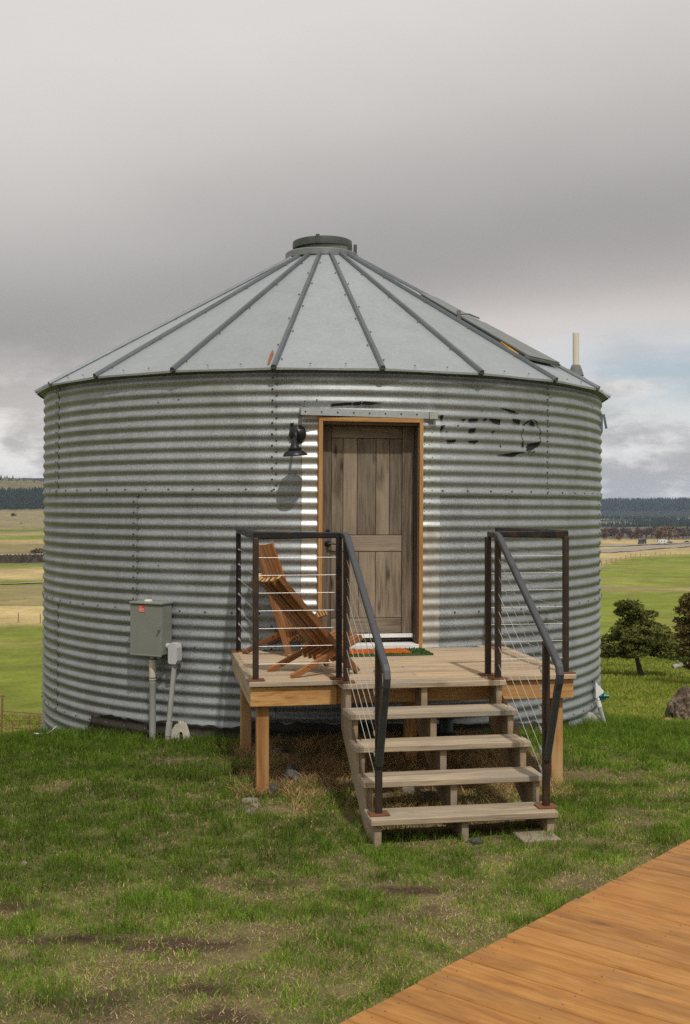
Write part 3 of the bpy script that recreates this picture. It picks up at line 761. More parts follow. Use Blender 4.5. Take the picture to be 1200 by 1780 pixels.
for i in range(9):
    x = hx0 + .04 + i*(hx1-hx0-.08)/8
    mb.lathe([(.009, 0), (.007, .006), (0, .008)], 6, Matrix.Translation((x, FY-.022+.05*(x-hx0)/(hx1-hx0), (z0+z1)/2-.006*(x-hx0)/(hx1-hx0))) @ Matrix.Rotation(PI/2, 4, 'X'))
b = mb.obj('header_screw', M_bolt, bin_, None, DM); b['kind'] = 'stuff'

# remains of the painted lettering, each flake a thin film on the sheet
def wall_phi(pxx):
    t = (pxx-600)/2000.0; A_ = t*t+1; B_ = -2*(t*XC+YC); C_ = XC*XC+YC*YC-R0*R0; k = (-B_-math.sqrt(B_*B_-4*A_*C_))/(2*A_)
    return math.atan2(t*k-XC, YC-k), k
def flake(mb, poly, off=.0125, rag=.25):
    """convex polygon in photo columns/rows, wrapped on the corrugated wall with ragged ends"""
    P_ = []
    for a, b in poly:
        p, k = wall_phi(a); P_.append((p, CAM_Z-(b-881)/2000.0*k))
    zs = [p[1] for p in P_]; z0, z1 = min(zs), max(zs); n = max(3, int((z1-z0)/.006)); V = []; F = []
    for i in range(n+1):
        z = z0 + (z1-z0)*(i+.001)/(n+.002); xs_ = []
        for j in range(len(P_)):
            (p0, a0), (p1, a1) = P_[j], P_[(j+1) % len(P_)]
            if (a0-z)*(a1-z) <= 0 and a0 != a1: xs_.append(p0 + (p1-p0)*(z-a0)/(a1-a0))
        a, b = min(xs_), max(xs_); wv = (b-a)*rag
        a += wv*mnoise.noise((z*60, a*50, 1)); b += wv*mnoise.noise((z*60, b*50, 7))
        V += [bang(a, R0+cr_(z)+off, z), bang(b, R0+cr_(z)+off, z)]
    F = [(2*i, 2*i+1, 2*i+3, 2*i+2) for i in range(n)]
    mb.add(V, F)
mb = MB()
polys = [[(570, 703), (608, 699), (608, 704), (572, 707)], [(612, 699), (625, 697), (624, 704), (611, 705)], [(628, 697), (662, 700), (640, 704), (627, 703)],
         [(811, 726), (828, 726), (827, 732), (812, 732)], [(812, 744), (823, 743), (823, 751), (812, 751)], [(812, 765), (828, 764), (824, 770), (813, 769)],
         [(796, 729), (806, 726), (804, 731)], [(848, 726), (866, 727), (867, 736), (850, 732)], [(835, 727), (843, 725), (840, 731)],
         [(774, 764), (789, 763), (788, 769), (775, 769)], [(864, 707), (890, 712), (900, 718), (885, 716)], [(886, 726), (900, 728), (901, 736), (890, 733)],
         [(917, 728), (926, 734), (928, 739), (918, 737)], [(906, 737), (914, 729), (916, 731), (908, 738)], [(913, 771), (934, 765), (930, 776), (918, 781), (912, 778)],
         [(863, 790), (893, 784), (910, 784), (888, 792)], [(904, 766), (908, 772), (907, 777), (904, 772)], [(866, 768), (869, 776), (867, 776)], [(851, 749), (857, 747), (854, 752)], [(761, 721), (767, 720), (766, 729), (761, 728)], [(760, 739), (770, 738), (764, 748), (760, 746)],
         [(502, 736), (508, 735), (509, 741), (503, 742)]]
for p in polys: flake(mb, p)
import math as _m
for i in range(26):
    a0, a1 = 2*PI*i/26, 2*PI*(i+1)/26
    if i in (3, 4, 9, 15): continue
    cx_, cy_, rx_, ry_ = 920, 756, 16.5, 29
    q = lambda a, s_: (cx_ + rx_*s_*math.cos(a), cy_ + ry_*s_*math.sin(a))
    flake(mb, [q(a0, 1), q(a1, 1), q(a1, .94), q(a0, .94)], rag=.35)
mb.obj('faded_lettering', M_letter, bin_)['kind'] = 'stuff'
# tar along the base
mb = MB(); ph = [rad(-47 + 1.0*i) for i in range(100)]; zl = []; zh = []
for i, p in enumerate(ph):
    dg = -47 + i
    top = np.interp(dg, [-47, -46, -44.5, -44, -38, -33, -30, -28.5, -28, -24, -20, -15, -10, 0, 20, 53], [-.28, -.10, -.06, .08, .13, .12, .10, .03, .14, .15, .14, .12, .19, .19, .16, .0])
    top += .03*mnoise.noise((dg*.55, 3, 0)) + .02*mnoise.noise((dg*1.7, 5, 0))
    zh.append(top); zl.append(min(top-.02, -.55))
conform(mb, ph, zl, zh, .013, 60); mb.obj('tar_coating', M_tar, bin_, rad(60))
# footing under the right side
mb = MB(); mb.lathe([(R0+.06, -1.0), (R0+.09, -.42), (R0-.1, -.40)], 90); mb.obj('footing', M_concrete, bin_)

# ------------------------------------------------------------------ wall lamp
pl, kl = wall_phi(518)
lamp = thing('wall_lamp', 'black gooseneck barn lamp on the wall left of the door', 'lamp', (XC+R0*math.sin(pl), YC-R0*math.cos(pl), CAM_Z+.655), pl, None)
mb = MB(); mb.lathe([(.078, 0), (.078, .015), (.066, .022), (.06, .028), (.05, .030), (.03, .045), (.022, .05)], 28, Matrix.Translation((0, -.008, 0)) @ Matrix.Rotation(PI/2, 4, 'X')); mb.obj('backplate', M_black, lamp, rad(35))
mb = MB(); mb.tube([(0, -.05, 0), (0, -.10, .018), (0, -.15, .022), (0, -.19, .005), (0, -.205, -.03), (0, -.207, -.06)], .013, 10); mb.obj('arm', M_black, lamp, rad(60))
mb = MB()
Ms = Matrix.Translation((-.004, -.207, -.205)) @ Matrix.Rotation(rad(-3.5), 4, 'Y') @ Matrix.Rotation(rad(5), 4, 'X')
mb.lathe([(.100, .006), (.109, 0), (.109, .006), (.100, .022), (.082, .040), (.058, .050)], 32, Ms)
mb.obj('lamp_shade', M_black, lamp, rad(40))
mb = MB(); mb.lathe([(.057, .050), (.060, .055), (.060, .066), (.054, .070), (.045, .074), (.030, .105), (.020, .15), (.016, .16)], 28, Ms); mb.obj('shade_neck', M_black, lamp, rad(40))
mb = MB(); mb.lathe([(0, .035), (.03, .04), (.03, .05)], 16, Ms); mb.obj('bulb', M_white, lamp, rad(60))

# ------------------------------------------------------------------ electrical box and conduits
pb, kb = wall_phi(274)
bx = thing('electrical_box', 'grey steel electrical box with red label mounted left of the porch on a conduit', 'electrical box', (XC+R0*math.sin(pb), YC-R0*math.cos(pb), 0), pb)
mb = MB(); mb.box((-.175, -.165, .775), (.175, -.012, 1.238), .006); mb.obj('box_body', M_boxgrey, bx)
mb = MB(); mb.box((-.180, -.178, .768), (.172, -.166, 1.232), .004); mb.box((-.178, -.181, .764), (.174, -.168, .776), .002); mb.obj('box_door', M_boxgrey, bx)
mb = MB(); mb.box((-.184, -.192, 1.236), (.186, -.008, 1.258), .006); mb.obj('box_lid', M_boxgrey, bx)
mb = MB(); mb.lathe([(.04, 1.258), (.04, 1.268), (.034, 1.274), (0, 1.275)], 18, Matrix.Translation((-.03, -.10, 0))); mb.obj('hub_plug', M_cream, bx, rad(40))
mb = MB(); mb.box((-.080, -.1805, 1.165), (-.012, -.1785, 1.222)); lb = mb.obj('warning_label', M_red, bx)
mb = MB()
for zz in (1.211, 1.194, 1.184, 1.173):
    for k in range(6 if zz < 1.21 else 4): mb.box((-.074+k*.0102, -.1815, zz-.0025), (-.067+k*.0102, -.1803, zz+.0025))
mb.obj('label_lettering', M_ink, lb)
mb = MB(); mb.box((.150, -.196, 1.00), (.166, -.178, 1.055), .003); mb.lathe([(.008, 0), (.008, .016)], 8, Matrix.Translation((.158, -.196, 1.018)) @ Matrix.Rotation(PI/2, 4, 'X')); mb.obj('latch', M_boxgrey, bx)
mb = MB(); mb.lathe([(.021, -.2), (.021, .80)], 16, Matrix.Translation((.012, -.09, 0))); mb.lathe([(.031, -.25), (.031, .50), (.0335, .505), (.0335, .55), (.0315, .555)], 18, Matrix.Translation((.012, -.09, 0))); mb.obj('conduit', M_pvc, bx, rad(40))
mb = MB(); mb.lathe([(.0315, .555), (.0335, .56), (.0335, .72), (.026, .725)], 18, Matrix.Translation((.012, -.09, 0))); mb.obj('coupling', M_cream, bx, rad(40))
mb = MB(); mb.lathe([(.0345, .527), (.0345, .533)], 18, Matrix.Translation((.012, -.09, 0))); mb.lathe([(.0352, .553), (.0352, .559)], 18, Matrix.Translation((.012, -.09, 0))); mb.lathe([(.0272, .722), (.0272, .728)], 18, Matrix.Translation((.012, -.09, 0))); mb.obj('conduit_band', M_black, bx)
mb = MB(); mb.lathe([(.024, .742), (.024, .752)], 16, Matrix.Translation((.012, -.09, 0))); mb.box((-.03, -.075, .738), (.085, -.055, .75)); mb.box((.068, -.085, .734), (.09, -.05, .752), .002); mb.obj('pipe_clamp', M_cable, bx)
p2, k2 = wall_phi(313)
cd = thing('conduit_pipe', 'pale plastic conduit leaning from an elbow fitting into the grass beside the electrical box', 'conduit', (XC+R0*math.sin(p2), YC-R0*math.cos(p2), 0), p2)
mb = MB(); poly = [(-.036, 0), (.036, 0), (.05, .03), (.05, .15), (.036, .185), (-.02, .19), (-.045, .17), (-.045, .02)]
mb.prism(poly, .085, Matrix.Translation((.0, -.05, .70)) @ Matrix.Rotation(PI/2, 4, 'X')); mb.obj('elbow_fitting', M_pvcl, cd)
mb = MB(); mb.lathe([(.027, 0), (.027, .04), (.021, .045), (.021, .09)], 16, Matrix.Translation((-.04, -.09, .855)) @ Matrix.Rotation(-PI/2, 4, 'Y')); mb.obj('connector', M_pvcl, cd, rad(40))
mb = MB(); mb.tube([(0, -.09, .72), (-.075, -.115, -.12)], .0235, 14); mb.obj('pipe', M_pvc, cd, rad(50))
mb = MB(); mb.tube([(-.048, -.105, .16), (-.060, -.109, .04)], .029, 14); mb.obj('coupling', M_pvc, cd, rad(50))
mb = MB(); mb.tube([(.001, -.09, .725), (-.003, -.0915, .69)], .027, 14); mb.obj('coupling', M_pvc, cd, rad(50))
# broken white cover plate
p3, k3 = wall_phi(319)
cv = thing('pipe_cover', 'broken white plastic cover with an arched slot at the foot of the wall', 'pipe cover', (XC+(R0+.02)*math.sin(p3), YC-(R0+.02)*math.cos(p3), CAM_Z-1.2821-.848-.01), p3)
def cover():
    outer = [(-.15, -.08), (-.15, .0), (-.12, .03), (-.105, .08), (-.06, .145), (-.035, .15), (-.02, .175), (-.005, .155), (.012, .18), (.02, .155), (.036, .165), (.05, .145), (.075, .08), (.09, .02), (.105, .0), (.105, -.08)]
    inner = [(-.022, -.08), (-.022, .03), (-.016, .07), (0, .085), (.016, .07), (.022, .03), (.022, -.08)]
    mb = MB(); Mx = Matrix.Translation((0, 0, 0)) @ Matrix.Rotation(PI/2, 4, 'X')
    mb.prism(outer[:8] + [(0, .16), (0, .085), (-.016, .07), (-.022, .03), (-.022, -.08)], .025, Mx)
    mb.prism([(0, .085), (0, .16)] + outer[8:] + [(.022, -.08), (.022, .03), (.016, .07)], .025, Mx)
    return mb
cover().obj('cover_plate', M_offw, cv)
mb = MB(); mb.box((-.03, -.004, -.08), (.03, .0, .09)); mb.obj('slot_backing', M_tar, cv)

# white cable tie end
pw, kw = wall_phi(105)
wx, wy = XC+(R0+.16)*math.sin(pw), YC-(R0+.16)*math.cos(pw)
wz = CAM_Z - (1286-881)/2000*wy
wz += .05
wt = thing('white_wire', 'stiff white wire forked like a Y in grass at the left foot of the bin', 'wire', (wx, wy, wz))
mb = MB(); mb.tube([(.0, 0, -.1), (0, 0, .0), (.035, 0, .02), (.075, -.01, .045), (.115, 0, .085)], .008, 8); mb.tube([(0, 0, 0), (-.05, 0, .008), (-.11, 0, .012)], .008, 8); mb.obj('wire_strand', M_white, wt, rad(60))

# ------------------------------------------------------------------ vent pipe on the roof
vp = rad(65.6); q = Vector(bang(vp, 2.97, zr(2.97)))
vent = thing('vent_pipe', 'cream plastic vent pipe standing on the right edge of the roof', 'vent pipe', (XC+q.x+.02, YC+q.y, q.z))
mb = MB(); mb.lathe([(.034, .0), (.034, .445), (.028, .446), (.028, .40)], 20); mb.obj('pipe', M_cream, vent, rad(40))
mb = MB(); Mr = Matrix.Rotation(vp, 4, 'Z') @ Matrix.Rotation(math.atan(SL), 4, 'X')
mb.lathe([(.13, .008), (.13, .014), (.085, .02)], 20, Mr); mb.lathe([(.085, -.01), (.062, .06), (.046, .10), (.040, .105)], 20); mb.obj('rubber_boot', M_boot, vent, rad(40))

# ------------------------------------------------------------------ porch
PO = (-.7006, 8.3939)
porch = thing('wooden_porch', 'raised weathered wooden porch on posts in front of the bin door', 'porch', (*PO, 0), TH)
W_ = 2.508
BCU, BCV = 1.274, -4.96
def P_(u, v, z): return Vector((u, -v, z))       # porch-local coordinates, v towards the viewer
# boards, butted to the round wall
bw, bt = .138, .038
v = .0; k = 0
while v > -2.10:
    vc = v - bw/2; vb = v - bw
    dv = vc - BCV; wall = R0 + .012
    def addb(a, b_):
        if b_ - a > .03: beam('deck_board', P_(a, vc, ZD-bt/2), P_(b_, vc, ZD-bt/2), bw-.007, bt, M_deck, porch, c=.004)
    jit = random.uniform(-.004, .004)
    if abs(vb - BCV) < wall + .001:
        half = math.sqrt(max(0, wall**2 - max(vb-BCV, 0)**2))
        addb(-.0+jit, BCU-half); addb(BCU+half, W_+jit)
    else:
        if k % 3 == 1: addb(jit, 1.28); addb(1.284, W_+jit)
        else: addb(jit, W_+jit)
    v -= bw; k += 1
# framing
zf = ZD - bt - .005
beam('fascia_board', P_(.012, -.052, zf-.072), P_(.655, -.052, zf-.072), .038, .14, M_fir, porch)
beam('fascia_board', P_(1.90, -.052, zf-.072), P_(W_-.012, -.052, zf-.072), .038, .14, M_fir, porch)
beam('fascia_board', P_(.66, -.075, zf-.072), P_(1.895, -.075, zf-.072), .038, .14, M_fir, porch)
beam('rim_joist', P_(.03, -.075, zf-.072), P_(.03, -2.0, zf-.072), .038, .14, M_deck, porch)
beam('rim_joist', P_(W_-.03, -.075, zf-.072), P_(W_-.03, -2.0, zf-.072), .038, .14, M_fir, porch)
for u in (.45, .86, 1.27, 1.68, 2.08): beam('joist', P_(u, -.10, zf-.072), P_(u, -1.78 if .7 < u < 1.9 else -1.85, zf-.072), .038, .138, M_fir, porch)
def wpos(u, v): return (PO[0] + u*cT + v*sT, PO[1] + u*sT - v*cT)
for (u, v) in ((.11, -.14), (W_-.12, -.14), (.10, -1.55), (W_-.14, -1.6), (1.36, -.70)):
    g = H(*wpos(u, v))
    beam('porch_post', P_(u, v, g-.12), P_(u, v, zf-.146), .092, .092, M_post, porch, up=(0, 1, 0), c=.005)
# ------------------------------------------------------------------ stairs
stairs = thing('wooden_stairs', 'open weathered wooden stairs of four treads leading up to the porch', 'stairs', (*PO, 0), TH)
V0, RUN, RISE, U1, U2 = .1917, .2805, .1704, .661, 1.889
TT = .042
beam('tread_board', P_(U1-.0, V0-.068, ZD-TT/2), P_(U2, V0-.068, ZD-TT/2), .134, TT, M_tread, stairs, c=.005)
beam('tread_board', P_(U1-.0, V0-.164, ZD-TT/2-.004), P_(U2, V0-.164, ZD-TT/2-.004), .05, TT-.006, M_tread, stairs, c=.004)
for i in range(1, 5):
    z = ZD - RISE*i - TT/2; vn = V0 + RUN*i
    for q in range(2):
        beam('tread_board', P_(U1 + random.uniform(-.004, .004), vn-.066-q*.138, z), P_(U2 + random.uniform(-.004, .004), vn-.066-q*.138, z), .132, TT, M_tread, stairs, c=.005)
def stringer(u):
    pts = []   # (v, z) outline
    inset = .035
    top = ZD - TT - .001
    pts.append((-.035, top)); pts.append((V0-inset, top))
    for i in range(1, 5):
        zt_ = ZD - RISE*i - TT - .001
        pts.append((V0 + RUN*(i-1) - inset, zt_)); pts.append((V0 + RUN*i - inset, zt_))
    vb = V0 + RUN*4 - inset; x, y = wpos(u, vb)
    gz = H(x, y) - .05
    pts.append((vb, gz)); pts.append((vb-.24, gz))
    pts.append((-.035, ZD - .36))
    mb = MB(); n = len(pts); wd = .022
    Vv = [P_(u-wd, a, b_) for a, b_ in pts] + [P_(u+wd, a, b_) for a, b_ in pts]
    bm_ = bmesh.new(); bv = [bm_.verts.new(p) for p in Vv]
    bm_.faces.new(bv[:n]); bm_.faces.new(list(reversed(bv[n:])))
    for i in range(n): bm_.faces.new((bv[i], bv[n+i], bv[n+(i+1) % n], bv[(i+1) % n]))
    bmesh.ops.recalc_face_normals(bm_, faces=bm_.faces[:])
    # grain runs down the slope: turn the mesh so local X lies along it
    ang = math.atan2(-RISE, RUN); Mx = Matrix(((0, 1, 0, 0), (-1, 0, 0, 0), (0, 0, 1, 0), (0, 0, 0, 1)))
    Rm = Matrix.Rotation(-PI/2, 4, 'Z') @ Matrix.Rotation(math.atan2(RISE, RUN), 4, 'Y')
    c0 = P_(u, .6, .45); T = Matrix.Translation(c0) @ Rm
    bm_.transform(T.inverted()); bmesh.ops.triangulate(bm_, faces=[f for f in bm_.faces if len(f.verts) > 4])
    me = bpy.data.meshes.new('stringer'); bm_.to_mesh(me); bm_.free()
    link('stringer', me, stairs, M_stringer, T)
for u in (.708, 1.275, 1.845): stringer(u)

# ------------------------------------------------------------------ cable railings
HR = 1.0718; RW = .043
SQ = [(-.0215, -.0145), (-.0145, -.0215), (.0145, -.0215), (.0215, -.0145), (.0215, .0145), (.0145, .0215), (-.0145, .0215), (-.0215, .0145)]
def railing(label, uc, um, sgn):
    """uc: u of the outer corner, um: u of the stair side, sgn +1 for the left railing"""
    t = thing('cable_railing', label, 'railing', (*PO, 0), TH, 'cable railings beside the stairs')
    def post(u, v, z0, z1, mat=M_steelb, plate=True):
        beam('post', P_(u, v, z0), P_(u, v, z1), RW, RW, mat, t, up=(0, 1, 0), c=.005)
        if plate: beam('base_plate', P_(u-.065, v, z0+.006), P_(u+.065, v, z0+.006), .11, .010, M_rust, t, c=.002)
    zt_ = ZD + HR
    vr = -1.80 if sgn > 0 else -1.84
    post(uc, -.075, ZD, zt_-.018); post(uc, vr, ZD, zt_-.018, M_steel); post(um, -.065, ZD, zt_-.018, M_steel if sgn > 0 else M_steelb)
    us = um + sgn*.024 if sgn > 0 else um + .02
    post(us, .125, ZD, zt_-.018, M_steelb)
    vn = 1.19; zn = ZD - 4*RISE; un = us + (.03 if sgn > 0 else .0)
    sl = -RISE/RUN
    post(un, vn, zn, zt_ + sl*(vn-.125) - .02, M_steelb)
    mb = MB(); mb.sweep([P_(uc, vr-.02, zt_), P_(uc, -.075, zt_), P_(um, -.065, zt_), ], SQ); mb.obj('top_rail', M_steel, t)
    mb = MB()
    pth = [(-.08, zt_), (.10, zt_), (.16, zt_-.016)]
    ve = 1.44; ze_ = zt_ + sl*(ve-.125)
    pth += [(ve-.03, ze_+.018), (ve, ze_-.01), (ve+.012, ze_-.05), (ve+.0, ze_-.10), (ve-.03, ze_-.15), (vn+.03, zn+.345), (vn+.02, zn+.32)]
    mb.sweep([P_(us + (un-us)*max(0, min(1, (a-.1)/1.0)), a, b_) for a, b_ in pth], SQ, up=Vector((1, 0, 0))); mb.obj('stair_rail', M_rail, t)
    zc = [zt_ - .165 - .131*i for i in range(7)]
    def cable(a, b_, tb=True, end=1):
        mb = MB(); mb.tube([a, b_], .0021, 6); c_ = mb.obj('cable', M_cable, t)
        if tb:
            p, q = (b_, a) if end else (a, b_)
            dr = (q-p).normalized()
            mb = MB(); mb.tube([p + dr*.012, p + dr*.03], .009, 6); mb.tube([p + dr*.036, p + dr*.10], .0062, 6); mb.tube([p + dr*.105, p + dr*.13], .008, 6)
            x = dr.cross(Vector((0, 0, 1))).normalized()
            mb.tube([p + dr*.132 + x*.0, p + dr*.145 + x*.008, p + dr*.158, p + dr*.145 - x*.008, p + dr*.132], .003, 5)
            mb.obj('turnbuckle', M_cable, t)
    for z in zc:
        cable(P_(uc, -.075, z), P_(um, -.065, z), False)
        cable(P_(uc, -.075, z), P_(uc, vr, z), True)
        dv_ = vn - .125
        z2 = z + sl*dv_ + .01
        if z2 > zn + .03:
            cable(P_(us, .125, z), P_(un, vn, z2), True)
    return t
railing('dark steel cable railing on the left of the stairs, around the chairs', .055, .675, 1)
railing('dark steel cable railing on the right of the stairs, at the empty porch corner', W_-.06, 1.825, -1)

# ------------------------------------------------------------------ chairs
def chair(label, mid, face, sc_=1.0, back=.656, top_z=.785, rearx=.575, front=(.06, .275)):
    t = thing('slat_chair', label, 'chair', (*mid, ZD), math.atan2(face[1], face[0]), 'low wooden slat chairs on the porch')
    t.scale = (sc_, sc_, sc_)
    n = 13; w0 = .47
    for i in range(n):
        s = (i/(n-1)-.5)
        if i % 2 == 0:     # back sticks
            w1 = .345; arc = .055*(1-(2*s)**2)
            top = Vector((-back - arc*.8, s*w1, top_z - arc*.35 + random.uniform(-.004, .004)))
            foot = Vector((0, s*w0, .0))
            d = top - foot
            bot = foot + d*(.02 if i in (0, n-1) else random.uniform(.115, .135))
            beam('back_slat', bot, top, .044, .045, M_chair, t, up=(top_z, 0, back), c=.003)
        else:
            fr_ = Vector((front[0] - .02*abs(s), s*w0*.98, front[1])); rear = Vector((-rearx, s*w0, .0)); d = rear - fr_
            outer = i in (1, n-2)
            bot = fr_ + d*(.985 if outer else .56)
            beam('seat_slat', bot, fr_, .027, .045, M_chair, t, up=(-.27, 0, .625), c=.003)
    mb = MB(); mb.tube([(-.16, -w0*.47, .165), (-.16, w0*.47, .165)], .006, 6); mb.obj('cross_rod', M_black, t)
    return t
chair('oiled wooden slat chair nearest the front railing, its shaded back towards the steps', (-.012, 9.05), (.866, .5), 1.0, .656, .755)
chair('oiled wooden slat chair behind the other one, close against the bin wall', (-.40, 10.07), (.95, -.31), 1.0, .34, .955, .46, (.19, .345))

# ------------------------------------------------------------------ door mat
mat_ = thing('door_mat', 'green door mat with an orange middle in front of the door', 'door mat', (*PO, ZD), TH)
mu0, mu1, mv0, mv1 = .84, 1.70, -1.70, -1.27
mb = MB(); mb.box((mu0, -mv1, .001), (mu1, -mv0, .012), .004)
def matmat():
    m = NM('mat_pile'); v = m.coords(False); n_ = m.noise(v, 160, detail=2); n2_ = m.noise(v, 5, detail=3)
    c = m.ramp(n_, [(.3, (.02, .05, .015)), (.7, (.055, .115, .035))]); c = m.mix(m.ramp(n2_, [(.5, 0.0), (.7, .6)]), c, (.11, .10, .035))
    m.bump(n_, .8, .006); return m.fin(c, .95, 0, .1)
M_pile = matmat()
mb.obj('mat_border', M_pile, mat_)
mb = MB(); mb.box((mu0+.11, -mv1+.10, .0122), (mu1-.17, -mv0-.03, .017), .003); mb.obj('mat_centre', plain('orange_pile', (.50, .11, .012), .95, 0, 14, .95, .1, .6), mat_)
fb = MB(); 
for i in range(900):
    u = random.uniform(mu0, mu1); v_ = random.uniform(mv0, mv1)
    if mu0+.11 < u < mu1-.17 and mv0+.03 < v_ < mv1-.10: continue
    a = random.uniform(0, PI); dx, dy = math.cos(a)*.006, math.sin(a)*.006
    fb.add([(u-dx, -v_-dy, .010), (u+dx, -v_+dy, .010), (u+random.uniform(-.01, .01), -v_+random.uniform(-.01, .01), random.uniform(.018, .03))], [(0, 1, 2)])
f_ = fb.obj('pile_tuft', M_pile, mat_); f_['kind'] = 'stuff'

# ------------------------------------------------------------------ front boardwalk the viewer stands on
ex, ey = .6493, .7606         # along the edge
bxd, byd = .7606, -.6493      # along the boards
ZW = CAM_Z - 1.6
E0 = Vector((-.03, 3.56, ZW))
walk = thing('boardwalk', 'orange stained wooden boardwalk in the near right corner', 'boardwalk', E0, math.atan2(byd, bxd))
bw2 = .1375
for i in range(-22, 27):
    jit = random.uniform(-.005, .005); t0 = i*bw2
    # in the walk frame: x along the boards, y = along the edge
    o = beam('walk_board', (jit, t0+bw2/2, -.019 + random.uniform(-.0012, .0012)), (3.4, t0+bw2/2, -.019 + random.uniform(-.0012, .0012)), bw2-.008, .038, M_plank, walk, c=.006)
nb = MB()
for i in range(-22, 27):
    for xx in (.06, .46, .86, 1.26, 1.66, 2.06):
        for yy in (.03, .108): nb.lathe([(.0032, .0004), (.0025, .001), (0, .0012)], 6, Matrix.Translation((xx+random.uniform(-.006, .006), i*bw2+yy+random.uniform(-.005, .005), 0)))
o = nb.obj('nail_head', M_bolt, walk); o['kind'] = 'stuff'
beam('walk_joist', (.025, -3.0, -.11), (.025, 3.7, -.11), .038, .14, M_fir, walk)
for xx in (1.2, 2.4): beam('walk_joist', (xx, -3.0, -.11), (xx, 3.7, -.11), .038, .14, M_fir, walk)
for t0 in (-2.4, -.4, 1.6, 3.4):
    q = E0 + Vector((bxd*.07+ex*t0, byd*.07+ey*t0, 0)); beam('walk_post', (.09, t0, -.18), (.09, t0, H(q.x, q.y)-.1-ZW), .09, .09, M_post, walk, up=(0, 1, 0))

# ------------------------------------------------------------------ stones and small items on the ground
def rock(name, label, cat, x, y, sx, sy, sz, mat, seed, sub=3, rough=.35, group=None, sink=.3, flat=0):
    bm_ = bmesh.new(); bmesh.ops.create_icosphere(bm_, subdivisions=sub, radius=1)
    for v_ in bm_.verts:
        p = v_.co.copy(); n_ = mnoise.noise(p*1.1 + Vector((seed*7.1, seed*3.3, seed))) * rough + mnoise.noise(p*2.6 + Vector((seed, seed*5, 0))) * rough*.5 + (mnoise.noise(p*6 + Vector((seed, 2, 9))) * .13 + mnoise.noise(p*13 + Vector((seed, 5, 9))) * .06 if sub > 3 else 0)
        q = p*(1+n_)
        for ax in (Vector((.6, -.5, .62)), Vector((-.7, -.4, .5)), Vector((.1, -.85, .3))):
            ax = (ax + mnoise.noise_vector(Vector((seed*3.7, ax.x, ax.y)))*.5).normalized(); dd = q.dot(ax) - .72
            if dd > 0 and sub < 4: q -= ax*dd*.85
        v_.co = Vector((q.x*sx, q.y*sy, q.z*sz))
    me = bpy.data.meshes.new(name); bm_.to_mesh(me); bm_.free(); smooth(me, rad(28)); me.materials.append(mat)
    o = link(name, me); o.location = (x, y, H(x, y) + sz*(1-sink*2)*.5); o.rotation_euler = (0, 0, seed)
    return tag(o, label, cat, group)
def gp(pxx, py):
    """ground point seen at a photo position"""
    d = 8.0
    for _ in range(60):
        x = (pxx-600)/2000*d; d = .5*d + .5*max(1.0, (CAM_Z - H(x, d))/((py-881)/2000.0))
    return (pxx-600)/2000*d, d
SR = 'stones lying around the porch footings'
for a in [('dark pointed stone under the left half of the porch', 507, 1356, .085, .07, .10, M_rock, 2.1),
          ('grey flat stone under the porch near the bin wall', 487, 1308, .06, .05, .045, M_rock, 3.3),
          ('grey stone just behind the front left porch post', 474, 1379, .07, .05, .055, M_rock, 4.7),
          ('grey stone sunk in dry grass between post and stairs', 572, 1382, .055, .045, .035, M_rock, 5.2),
          ('pale stone at the left foot of the front porch post', 436, 1394, .055, .04, .028, M_pale, 6.4),
          ('pale stone lying alone in the grass in front of the porch post', 437, 1415, .045, .035, .028, M_pale, 7.9),
          ('white flat stone at the front of the porch post base', 446, 1402, .055, .03, .02, M_pale, 8.8),
          ('grey round stone beside the middle stair stringer', 826, 1466, .05, .045, .03, M_rock, 9.5),
          ('small pale stone in the grass near the left edge', 42, 1503, .026, .02, .018, M_pale, 11.2),
          ('long grey stone behind the third tread', 745, 1390, .09, .05, .055, M_rock, 12.6),
          ('pale block of stone seen under the third tread', 715, 1378, .10, .05, .06, M_pale, 13.3),
          ('grey stone half sunk behind the lowest tread', 668, 1402, .05, .04, .03, M_rock, 14.1),
          ('white pebble in the short grass in front of the stairs', 679, 1535, .014, .012, .012, M_pale, 15.7)]:
    x, y = gp(a[1], a[2]); rock('stone', a[0], 'stone', x, y, *a[3:6], a[6], a[7], 3, .3, SR)
x, y = gp(936, 1460); pv = thing('paver', 'flat pale concrete paver under the right stair stringer', 'paver', (x, y+.02, H(x, y)+.0), TH+.05)
mb = MB(); mb.box((-.13, -.10, -.04), (.12, .16, .022), .006); mb.obj('slab', M_paver, pv)
bx_, by_ = (1194-600)/2000*24.5, 24.5
rock('boulder', 'rough dark lichen covered boulder at the right edge of the lawn', 'boulder', bx_, by_, .43, .42, .50, M_bould, 21.3, 4, .30, None, .22)
x, y = gp(1160, 1249); rock('stone', 'small reddish stone left of the boulder', 'stone', (1161-600)/2000*23.6, 23.6, .12, .1, .09, M_redrock, 17.1, 3, .25, None)
for i, (lb_, pxx, dd, s_) in enumerate([('pale rounded concrete lump at the right foot of the bin', 1012, 12.05, .20), ('small weathered concrete lump beside the leaning tap pipe', 1034, 12.25, .15)]):
    x = (pxx-600)/2000*dd; rock('concrete_lump', lb_, 'concrete lump', x, dd, s_, s_*.8, s_*.75, M_concrete, 30.2+i*2, 3, .2, None, .15)

